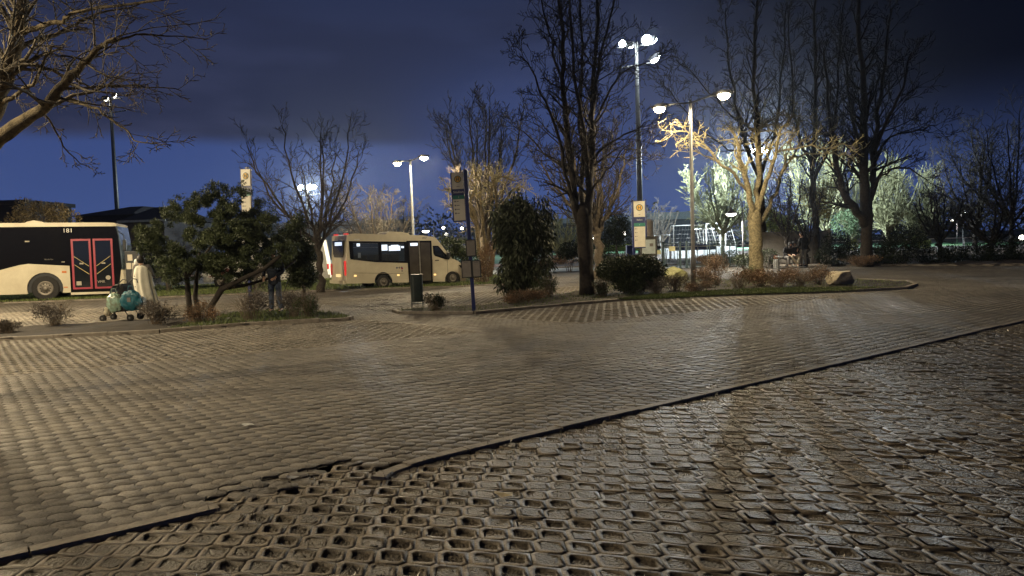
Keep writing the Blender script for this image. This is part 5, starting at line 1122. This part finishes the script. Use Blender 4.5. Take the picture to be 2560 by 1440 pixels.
# ------------------------------------------------------------------ boulders
def boulder(label, x, y, w_, h_, dp, m, rz, cuts, seed):
    random.seed(seed); B = G(x, y); bm = bmesh.new(); bmesh.ops.create_icosphere(bm, subdivisions=4, radius=1)
    for v in bm.verts: v.co = Vector((v.co.x*1.15, v.co.y*1.15, v.co.z*1.1))
    for n, d in cuts:
        n = Vector(n).normalized()
        for v in bm.verts:
            k = v.co.dot(n)-d
            if k > 0: v.co -= n*k
    from mathutils import noise
    for v in bm.verts: v.co += v.co.normalized()*(noise.noise(v.co*2.3+Vector((seed, 0, 0)))*.09+noise.noise(v.co*7)*.03)
    for v in bm.verts: v.co = Vector((v.co.x*w_/2, v.co.y*dp/2, v.co.z*h_/2+h_*.42))
    me = bpy.data.meshes.new('boulder'); bm.to_mesh(me); bm.free(); me.materials.append(m)
    o = bpy.data.objects.new('boulder', me); COL.objects.link(o); o.location = (B.x, B.y, .02); o.rotation_euler = (0, 0, rz); tag(o, label, 'boulder'); random.seed(99+seed); return o
m_rock = mat('sandstone', (.42, .36, .25), .85, var=.35, scale=3.5, bump=.9); m_moss = mat('mossy_stone', (.15, .14, .085), .9, var=.6, scale=2.2, bump=.9, col2=(.12, .13, .04))
S1 = G(2102, 716).y/F
boulder('pale sandstone boulder at the right end of the middle island', 2102, 716, 64*S1, 46*S1, .8, m_rock, R(-8), (((0,0,1),.72),((-.7,-.5,.5),.8),((.9,-.3,.3),.82),((.2,-1,.1),.75),((-1,-.2,.1),.86),((.5,-.8,-.5),.7),((0,0,-1),.7)), 5)
S2 = G(1690, 705).y/F
boulder('mossy grey-green boulder beside the clipped bush', 1694, 710, 64*S2, 46*S2, .8, m_moss, R(20), (((-.5,-.3,.9),.62),((.6,-.2,.9),.66),((.9,-.6,0),.72),((0,-1,.2),.7),((0,0,-1),.7)), 8)
# ------------------------------------------------------------------ tubular frames by the bench (bicycle stands)
def fr(label, x, y, segs, D, extra=None, cat='metal stand', nm='metal_stand'):
    c = P(x, y, D); t = thing(nm, label, cat, (c.x, D, .05), 0); k = D/F; mb = MB()
    for s in segs: mb.tube([((a-x)*k, dy, max(0, (y-b)*k)) for a, b, dy in s], .028, 7)
    mb.build('frame', m_galv if 'wood' not in label else m_white, t)
    if extra: extra(t, k)
    return t
fr('bent steel tube stand right of the yellow-lit trunk', 1920, 690, [[(1919,690,0),(1922,655,0),(1924,651,0),(1932,648,0),(1938,648,0)], [(1922,658,.1),(1930,656,.1),(1938,652,.3)]], 33.5)
fr('T-shaped steel stand in front of the seated pair', 1947, 688, [[(1947,688,0),(1948,652,0)]], 33.5, lambda t, k: MB().box(-6*k, 9*k, -.12, .12, 36*k+.0, 37.5*k+.03, .008).build('flat_top', m_white, t))
fr('stand with a small wooden panel beside the bench', 1938, 655, [[(1935,655,0),(1935,632,0)], [(1939,655,0),(1939,632,0)], [(1943,655,0),(1943,632,0)]], 37, lambda t, k: MB().box(-4*k, 5*k, -.05, -.02, 24*k, 33*k, .01).build('wooden_panel', mat('reddish_wood', (.42, .22, .14), .6, var=.3), t), 'small stand', 'panel_stand')
# bench
c = P(1980, 655, 38.6); t = thing('bench', 'low dark bench under the two seated people', 'bench', (c.x, 38.7, .06))
MB().box(-.95, .95, -.22, .22, .40, .45, .01).build('seat', mat('dark_wood', (.06, .045, .03), .8), t)
for x in (-.75, .75): MB().box(x-.05, x+.05, -.18, .18, -.05, .40).build('leg', m_dkmetal, t)
# paper litter
for x, y, lb in ((570, 803, 'crumpled white paper on the soil of the left island'), (425, 826, 'white scrap lying on the front kerb of the left island'), (1133, 764, 'small white scrap on the soil right of the litter bin'), (620, 1066, 'white scrap on the pavers at the left centre'), (728, 1196, 'flat white scrap on the pavers near the broken kerb'), (1775, 973, 'pale wrapper lying against the long kerb'), (1262, 1240, 'dry yellow leaf lying on the grid stones'), (1090, 762, 'tiny white scrap behind the litter bin')):
    p = G(x, y); mb = MB(); n = 7; s_ = .05 if 'leaf' not in lb else .07
    vs = [(0, 0, .02)]+[(s_*math.cos(6.283*i/n)*random.uniform(.7, 1.3), s_*.7*math.sin(6.283*i/n)*random.uniform(.7, 1.3), random.uniform(.004, .03)) for i in range(n)]
    mb.add(vs, [(0, i+1, (i+1) % n+1) for i in range(n)]); o = mb.build('paper_scrap' if 'leaf' not in lb else 'fallen_leaf', m_white if 'leaf' not in lb else mat('leaf_litter', (.5, .4, .2), .6, var=.3)); o.location = (p.x, p.y, .06 if y < 830 else .0); tag(o, lb, 'litter' if 'leaf' not in lb else 'leaf')
# ------------------------------------------------------------------ people
def skin_mesh(name, J, E, m, parent, root=None, lv=2):
    """J: {name:(pos, r) or (pos,(rx,ry))}"""
    ks = list(J); ix = {k: i for i, k in enumerate(ks)}
    me = bpy.data.meshes.new(name); me.from_pydata([J[k][0] for k in ks], [(ix[a], ix[b]) for a, b in E], [])
    o = bpy.data.objects.new(name, me); COL.objects.link(o)
    o.modifiers.new('s', 'SKIN'); sv = me.skin_vertices[0].data
    for i, k in enumerate(ks):
        r = J[k][1]; sv[i].radius = (r, r) if not hasattr(r, '__len__') else r
    sv[ix[root or ks[0]]].use_root = True
    o.modifiers['s'].use_smooth_shade = True
    ss = o.modifiers.new('u', 'SUBSURF'); ss.levels = lv; ss.render_levels = lv
    dg = bpy.context.evaluated_depsgraph_get(); m2 = bpy.data.meshes.new_from_object(o.evaluated_get(dg)); bpy.data.objects.remove(o)
    m2.materials.clear(); m2.materials.append(m); m2.name = name; m2.polygons.foreach_set('use_smooth', [True]*len(m2.polygons))
    o = bpy.data.objects.new(name, m2); COL.objects.link(o); o.parent = parent; return o
m_skin = mat('skin', (.48, .30, .21), .6, var=.05); m_jeans = mat('blue_jeans', (.10, .13, .19), .85, var=.4, scale=14, col2=(.05, .07, .11)); m_navy = mat('navy_coat', (.012, .018, .034), .85, var=.3, scale=5)
m_blackc = mat('black_cloth', (.012, .011, .012), .9, var=.3); m_beige = mat('beige_cloth', (.40, .34, .24), .85, var=.2, scale=6); m_greyc = mat('grey_cloth', (.14, .13, .12), .9, var=.2); m_hair = mat('dark_hair', (.015, .012, .01), .6, var=.3)
def mix3(a, b, t): return tuple(a[i]+(b[i]-a[i])*t for i in range(3))
def person(label, loc, rz, pose, top, bottom, shoes=None, coat=0, hair_long=False, scale=1.0, group=None, hood=False):
    t = thing('person', label, 'person', loc, rz, group); p = pose
    # J positions given in pose; body skin (one continuous surface)
    J = {'hip': (p['hip'], (.13, .10)), 'waist': (mix3(p['hip'], p['chest'], .45), (.115, .09)), 'chest': (p['chest'], (.15, .105)), 'neckb': (mix3(p['chest'], p['head'], .38), (.07, .07)), 'neck': (mix3(p['chest'], p['head'], .55), .052), 'jaw': (mix3(p['chest'], p['head'], .8), (.066, .075)), 'head': (p['head'], (.075, .092)), 'crown': (tuple(Vector(p['head'])+(Vector(p['head'])-Vector(p['chest'])).normalized()*.085), (.055, .07))}
    E = [('hip', 'waist'), ('waist', 'chest'), ('chest', 'neckb'), ('neckb', 'neck'), ('neck', 'jaw'), ('jaw', 'head'), ('head', 'crown')]
    for s in 'lr':
        J['sh'+s] = (p['sh'+s], .055); J['el'+s] = (p['el'+s], .04); J['wr'+s] = (p['wr'+s], .026)
        h = Vector(p['wr'+s]); d = (h-Vector(p['el'+s])).normalized(); J['pm'+s] = (tuple(h+d*.06), (.035, .018))
        E += [('chest', 'sh'+s), ('sh'+s, 'el'+s), ('el'+s, 'wr'+s), ('wr'+s, 'pm'+s)]
        sd = d.cross(Vector((0, 1, 0)));  sd = sd.normalized() if sd.length > .2 else Vector((1, 0, 0))
        for f in range(4):
            a = h+d*.09+sd*(.028-.019*f); L = (.055, .07, .065, .05)[f]
            J['f%d%s' % (f, s)] = (tuple(a), .0095); J['g%d%s' % (f, s)] = (tuple(a+d*L*.9+Vector((0, -.012, -.006))), .0075); E += [('pm'+s, 'f%d%s' % (f, s)), ('f%d%s' % (f, s), 'g%d%s' % (f, s))]
        J['th'+s] = (tuple(h+d*.035+sd*.038), .011); J['tt'+s] = (tuple(h+d*.075+sd*.058), .009); E += [('wr'+s, 'th'+s), ('th'+s, 'tt'+s)]
        J['hj'+s] = (p['hj'+s], .09); J['kn'+s] = (p['kn'+s], .058); J['cf'+s] = (mix3(p['kn'+s], p['an'+s], .35), .056); J['an'+s] = (p['an'+s], .036)
        an = Vector(p['an'+s]); fd = Vector(p.get('ft', (0, -1, 0))).normalized()
        J['to'+s] = (tuple(an+fd*.16+Vector((0, 0, -.045))), (.04, .025)); E += [('hip', 'hj'+s), ('hj'+s, 'kn'+s), ('kn'+s, 'cf'+s), ('cf'+s, 'an'+s), ('an'+s, 'to'+s)]
    body = skin_mesh('body', J, E, m_skin, t, 'hip')
    # face
    hd = Vector(p['head']); fd = Vector(p.get('face', p.get('ft', (0, -1, 0)))).normalized(); sx_ = fd.cross(Vector((0, 0, 1))).normalized()
    nb = MB(); nb.tube([hd+fd*.08+Vector((0, 0, .02)), hd+fd*.112+Vector((0, 0, -.02)), hd+fd*.085+Vector((0, 0, -.03))], [.010, .016, .012], 6); nb.build('nose', m_skin, t, True)
    for s in (-1, 1): MB().lathe([(.004, -.012), (.012, -.006), (.013, .0), (.012, .006), (.004, .012)], tuple(hd+fd*.083+sx_*s*.031+Vector((0, 0, .018))), 8).build('eye', m_hair, t, True)
    MB().tube([hd+fd*.082+sx_*.022+Vector((0, 0, -.055)), hd+fd*.088+Vector((0, 0, -.056)), hd+fd*.082-sx_*.022+Vector((0, 0, -.055))], .006, 6).build('mouth', mat('lips', (.3, .12, .1), .5), t, True)
    for s in (-1, 1): MB().lathe([(.006, -.028), (.018, -.012), (.02, .01), (.01, .03)], tuple(hd+sx_*s*.08), 8).build('ear', m_skin, t, True)
    # hair / hood
    up = (hd-Vector(p['chest'])).normalized(); mb = MB(); rr = .128 if hood else .108
    bm = bmesh.new(); bmesh.ops.create_uvsphere(bm, u_segments=20, v_segments=14, radius=1)
    for v in bm.verts:
        q = v.co.copy(); co = hd+up*.035-fd*.018+q*rr; co += Vector((0, 0, q.z*.02))
        k = (co-hd).dot(fd)
        if k > .055 and (co-hd).dot(up) < .07: co -= fd*(k-.045)
        if hair_long and (co-hd).dot(up) < 0: co.z -= .16*abs(q.z); 
        v.co = co+Vector((random.gauss(0, .003),)*3)
    bm.verts.ensure_lookup_table(); mb.add([v.co for v in bm.verts], [[v.index for v in f.verts] for f in bm.faces]); bm.free()
    mb.build('hair' if not hood else 'hood', m_hair if not hood else top, t, True)
    # jacket
    J2 = {'hem': (mix3(p['hip'], p['chest'], -.10-coat), (.185+coat*.05, .14)), 'hip': (mix3(p['hip'], p['chest'], .15), (.18, .135)), 'waist': (mix3(p['hip'], p['chest'], .55), (.165, .13)), 'chest': (p['chest'], (.19, .14)), 'neckb': (mix3(p['chest'], p['head'], .42), (.09, .085)), 'col': (mix3(p['chest'], p['head'], .56), .075)}
    E2 = [('hem', 'hip'), ('hip', 'waist'), ('waist', 'chest'), ('chest', 'neckb'), ('neckb', 'col')]
    for s in 'lr':
        J2['sh'+s] = (p['sh'+s], .078); J2['el'+s] = (p['el'+s], .062); J2['cu'+s] = (mix3(p['el'+s], p['wr'+s], .93), .045); E2 += [('chest', 'sh'+s), ('sh'+s, 'el'+s), ('el'+s, 'cu'+s)]
    skin_mesh('jacket', J2, E2, top, t, 'hip')
    J3 = {'hip': (p['hip'], (.15, .12)), 'w': (mix3(p['hip'], p['chest'], .2), (.14, .11))}; E3 = [('hip', 'w')]
    for s in 'lr':
        J3['hj'+s] = (p['hj'+s], .11); J3['kn'+s] = (p['kn'+s], .078); J3['cf'+s] = (mix3(p['kn'+s], p['an'+s], .45), .072); J3['an'+s] = (mix3(p['kn'+s], p['an'+s], .97), .062); E3 += [('hip', 'hj'+s), ('hj'+s, 'kn'+s), ('kn'+s, 'cf'+s), ('cf'+s, 'an'+s)]
    skin_mesh('trousers', J3, E3, bottom, t, 'hip')
    for s in 'lr':
        an = Vector(p['an'+s]); fd_ = Vector(p.get('ft', (0, -1, 0))).normalized()
        skin_mesh('shoe', {'h': (tuple(an-fd_*.05+Vector((0, 0, -.035))), (.045, .045)), 'm': (tuple(an+fd_*.06+Vector((0, 0, -.045))), (.05, .04)), 't': (tuple(an+fd_*.19+Vector((0, 0, -.055))), (.045, .03))}, [('h', 'm'), ('m', 't')], shoes or m_blackc, t, 'm', 1)
    t.scale = (scale,)*3; return t
stand = dict(hip=(0, 0, .96), chest=(0, .0, 1.32), head=(0, -.02, 1.64), shl=(-.19, 0, 1.42), shr=(.19, 0, 1.42), ell=(-.25, .02, 1.14), elr=(.25, .02, 1.14), wrl=(-.24, -.10, .90), wrr=(.24, -.10, .90),
   hjl=(-.09, 0, .90), hjr=(.09, 0, .90), knl=(-.10, -.02, .50), knr=(.11, -.01, .50), anl=(-.11, .02, .09), anr=(.13, .02, .09), ft=(0, -1, 0))
def flip(p, face=None):   # facing away from the camera
    q = {k: (v[0], -v[1], v[2]) for k, v in p.items()}; return q
# person in jeans behind the shrub
D = G(690, 785).y; c = P(690, 780, D); q = dict(stand); q.update(wrl=(-.20, -.22, .98), ell=(-.27, -.04, 1.16), anl=(-.13, .02, .09), anr=(.14, .04, .09), wrr=(.12, -.24, .98))
person('standing person in a long navy coat and blue jeans, mostly hidden by the shrubs', (c.x, c.y, .03), R(-5), q, m_navy, m_jeans, coat=.55, scale=.98)
# woman wrapped in a white cloth
D = 20.3; c = P(362, 780, D); q = flip(stand); q.update(head=(-.03, .0, 1.60), wrl=(-.2, .18, 1.2), elr=(.24, .1, 1.15), wrr=(.1, .25, 1.1), face=(-.7, .6, 0), ft=(0, 1, 0))
q['head'] = (-.03, .0, 1.60); t = person('person wrapped in a long white cloth, seen from behind beside the stroller', (c.x, c.y, 0), R(0), q, m_greyc, m_greyc, scale=.965)
bm = bmesh.new(); rows = []; nseg = 40
for i, (z, rx, ry, ox_, oy_) in enumerate(((1.46, .11, .10, -.02, 0), (1.43, .17, .13, -.01, 0), (1.38, .215, .15, 0, 0), (1.22, .235, .18, .0, 0), (1.0, .25, .20, .01, 0), (.78, .255, .22, .05, 0), (.55, .26, .23, .10, 0), (.34, .27, .24, .15, 0), (.2, .28, .25, .19, 0))):
    rows.append([bm.verts.new((ox_+rx*(1+.09*min(1, i/4)*math.sin(9*a+i*.25)+.03*math.sin(17*a))*math.cos(a), oy_+ry*(1+.10*min(1, i/4)*math.sin(9*a+1+i*.2))*math.sin(a), z+(.07*math.sin(2*a+.5) if i == 8 else 0))) for a in [2*math.pi*j/nseg for j in range(nseg)]])
for i in range(len(rows)-1):
    for j in range(nseg): bm.faces.new((rows[i][j], rows[i][(j+1) % nseg], rows[i+1][(j+1) % nseg], rows[i+1][j]))
me = bpy.data.meshes.new('white_cloth'); bm.to_mesh(me); bm.free(); me.materials.append(mat('white_cloth', (.62, .60, .50), .85, var=.12, scale=6)); me.polygons.foreach_set('use_smooth', [True]*len(me.polygons))
o = bpy.data.objects.new('white_cloth', me); COL.objects.link(o); o.parent = t
# child's head and bonnet over the shoulder
k = thing('person', 'small child in a pale bonnet peeking over the shoulder of the person in white', 'person', (c.x-.17, c.y+.10, 1.33), R(200))
skin_mesh('body', {'b': ((0, 0, -.2), (.10, .08)), 'c': ((0, 0, -.02), (.09, .07)), 'n': ((0, -.0, .04), .04), 'h': ((0, -.01, .13), (.065, .075)), 't': ((0, 0, .18), .05), 'sl': ((-.09, 0, -.03), .035), 'el': ((-.13, -.04, -.12), .03), 'wl': ((-.12, -.12, -.16), .022), 'sr': ((.09, 0, -.03), .035), 'er': ((.13, -.04, -.12), .03), 'wr': ((.12, -.12, -.16), .022)}, [('b', 'c'), ('c', 'n'), ('n', 'h'), ('h', 't'), ('c', 'sl'), ('sl', 'el'), ('el', 'wl'), ('c', 'sr'), ('sr', 'er'), ('er', 'wr')], mat('pale_baby_suit', (.55, .50, .38), .8), k, 'c')
MB().lathe([(.03, .27), (.06, .25), (.085, .19), (.09, .12), (.08, .09)], (0, .012, 0), 16).build('bonnet', m_white, k, True)
# three people by the bench
seat = dict(hip=(0, .02, .50), chest=(0, -.10, .86), head=(0, -.20, 1.15), shl=(-.18, -.10, .96), shr=(.18, -.10, .96), ell=(-.25, -.16, .70), elr=(.25, -.16, .70), wrl=(-.12, -.36, .62), wrr=(.12, -.36, .62),
   hjl=(-.09, 0, .48), hjr=(.09, 0, .48), knl=(-.15, -.45, .50), knr=(.15, -.45, .50), anl=(-.12, -.42, .09), anr=(.14, -.44, .09), ft=(0, -1, 0))
gp = 'people gathered at the bench by the wall'
q = dict(seat); q.update(head=(.06, -.24, 1.14), knr=(.1, -.45, .5)); c = P(1967, 650, 38.5)
person('left seated person with long dark hair and black jacket on the bench', (c.x, 38.5, .06), R(10), q, m_blackc, m_greyc, hair_long=True, group=gp, shoes=m_white)
q = dict(seat); q.update(anl=(.05, -.55, .12), anr=(.02, -.62, .09), knl=(-.2, -.45, .5), knr=(.2, -.42, .52)); c = P(1984, 650, 38.5)
person('right seated person in black jacket and light beige trousers on the bench', (c.x, 38.5, .06), R(-6), q, m_blackc, m_beige, group=gp, shoes=m_beige)
q = flip(stand); q.update(face=(-1, .1, 0), head=(-.08, .03, 1.64)); c = P(2008, 655, 38.2)
person('standing person with curly dark hair and black jacket seen from behind by the bench', (c.x, 38.2, .06), R(12), q, m_blackc, mat('grey_trousers', (.20, .19, .16), .9), group=gp, hood=False)
# ------------------------------------------------------------------ stroller with bags
D = G(305, 804).y; c = P(308, 800, D); S_ = D/F
t = thing('stroller', 'dark folding stroller loaded with bags on the soil of the left island', 'stroller', (c.x, c.y, .03), R(-8))
def sp_(x, y): return ((x-308)*S_, (802-y)*S_)
x1, z1 = sp_(268, 795)
for s in (-.2, .2):
    MB().tube([(sp_(272, 792)[0], s, sp_(272, 792)[1]), (sp_(272, 780)[0], s, .3), (sp_(300, 745)[0], s, .62), (sp_(318, 712)[0], s, .98), (sp_(328, 700)[0], s, 1.06), (sp_(338, 702)[0], s, 1.04), (sp_(340, 714)[0], s, .95)], .014, 7).build('side_frame', m_dkmetal, t, True)
    MB().tube([(sp_(340, 796)[0], s, .08), (sp_(318, 765)[0], s, .42), (sp_(290, 735)[0], s, .70)], .013, 7).build('rear_leg', m_dkmetal, t, True)
    for wx in (268, 342):
        for o_ in (-.03, .03):
            wv = MB().lathe([(.03, -.012), (.075, -.012), (.085, 0), (.075, .012), (.03, .012)], (0, 0, 0), 18, 'y').build('wheel', m_rubber, t); wv.location = (sp_(wx, 0)[0], s+o_, .085)
            MB().lathe([(.028, -.014), (.028, .014)], (0, 0, 0), 12, 'y').build('wheel_hub', m_galv, wv)
MB().prism([(sp_(276, 770)[0], .34), (sp_(296, 778)[0], .22), (sp_(335, 775)[0], .25), (sp_(338, 765)[0], .38), (sp_(310, 765)[0], .40)], -.18, .18).build('basket', m_blackc, t)
MB().prism([(sp_(285, 765)[0], .38), (sp_(320, 762)[0], .36), (sp_(332, 735)[0], .7), (sp_(322, 715)[0], .95), (sp_(310, 730)[0], .75), (sp_(290, 748)[0], .52)], -.17, .17).build('seat', m_blackc, t)
mb = MB()
for i in range(9):
    a = math.pi*(.02+.75*i/8); 
    x, z = sp_(308, 735); px_, pz_ = x-.16*math.cos(a)*1.1-.02, z+.23*math.sin(a)
    mb.add([(px_, -.19, pz_), (px_, -.1, pz_+.03), (px_, .1, pz_+.03), (px_, .19, pz_)], [])
mb.f = [(i*4+j, i*4+j+1, (i+1)*4+j+1, (i+1)*4+j) for i in range(8) for j in range(3)]
o = mb.build('canopy', mat('grey_canopy', (.10, .10, .09), .7, var=.4, scale=9), t, True)
def bag(label, x, y, wpx, hpx, m, dy, seed, name='bag', cat='bag', stripe=None, handle=True):
    S = D/F; cc = P(x, y, D+dy); r_ = thing(name, label, cat, (cc.x, cc.y, cc.z)); random.seed(seed)
    bm = bmesh.new(); bmesh.ops.create_icosphere(bm, subdivisions=4, radius=1); from mathutils import noise
    for v in bm.verts:
        q = v.co.copy(); w_ = 1-.25*max(0, q.z)-.1*max(0, -q.z)
        q.x = math.copysign(abs(q.x)**.75, q.x); q.z = math.copysign(abs(q.z)**.7, q.z)
        k_ = 1+.16*noise.noise(q*2.2+Vector((seed, 0, 0)))+.07*noise.noise(q*6)
        v.co = Vector((q.x*wpx*S/2*w_, q.y*.12, q.z*hpx*S/2))*k_
    me = bpy.data.meshes.new('bag_body'); bm.to_mesh(me); bm.free(); me.materials.append(m); o = bpy.data.objects.new('bag_body', me); COL.objects.link(o); o.parent = r_
    if handle: MB().tube([(-.08, 0, hpx*S/2*.8), (-.05, 0, hpx*S/2+.12), (.05, 0, hpx*S/2+.12), (.08, 0, hpx*S/2*.8)], .008, 6).build('handle', m, r_, True)
    if stripe: MB().box(-.035, .05, -.135, -.125, -.02, .09).build('print', stripe, r_)
    return r_
bag('mint and clear plastic carrier bag hanging on the front of the stroller', 286, 757, 38, 46, mat('mint_plastic', (.32, .52, .42), .25, var=.5, scale=9, spec=.7, col2=(.22, .20, .12)), -.22, 3)
bag('large teal shopping bag hanging on the stroller handle', 328, 752, 52, 50, mat('teal_fabric', (.015, .13, .17), .5, var=.4, scale=6), -.30, 5, stripe=m_papgrey)
bag('white cloth bundle hanging at the left of the stroller', 270, 778, 13, 26, mat('white_linen', (.55, .5, .38), .8, var=.1), -.1, 7, 'cloth_bundle', 'cloth', handle=False)
bag('white cloth corner sticking out between the teal bag and the person in white', 356, 755, 14, 28, MATS['white_linen'], -.1, 9, 'cloth_bundle', 'cloth', handle=False)
# luggage behind the jeans
D2 = G(712, 780).y+.5; S_ = D2/F
t = thing('stroller', 'small buggy with white wheels half hidden behind the jeans and dark shrub', 'buggy', (P(712, 770, D2).x, D2, .05)); 
for x in (-.14, -.02, .12): 
    MB().lathe([(.03, -.02), (.075, -.02), (.085, 0), (.075, .02), (.03, .02)], (x, 0, .22), 16, 'y').build('wheel', m_white if x > -.1 else m_rubber, t)
    MB().tube([(x, .02, .22), (x-.03, .03, .02)], .012, 6).build('leg', m_dkmetal, t)
MB().box(-.2, .2, .05, .4, .26, .34, .02).build('seat', m_blackc, t); MB().tube([(-.1, .1, .3), (.05, .3, .8), (.2, .3, .95)], .012, 6).build('handle', m_dkmetal, t)
hz = MB().box(-160, 160, -40, 185, -1.2, 30).build('haze', bpy.data.materials.new('lamp_glow_haze'))  # faint volume added so the lamps get a glow, standing in for lens glare
hm = hz.data.materials[0]; hm.use_nodes = True; n_ = hm.node_tree.nodes; n_.remove(n_['Principled BSDF'])
pv = n_.new('ShaderNodeVolumePrincipled'); pv.inputs['Density'].default_value = .00011; pv.inputs['Color'].default_value = (.92, .95, 1, 1); pv.inputs['Anisotropy'].default_value = .86
hm.node_tree.links.new(pv.outputs[0], n_['Material Output'].inputs['Volume'])
hz['kind'] = 'stuff'; hz['label'] = 'thin haze added for a glow around the lamps'
cy.volume_bounces = 0
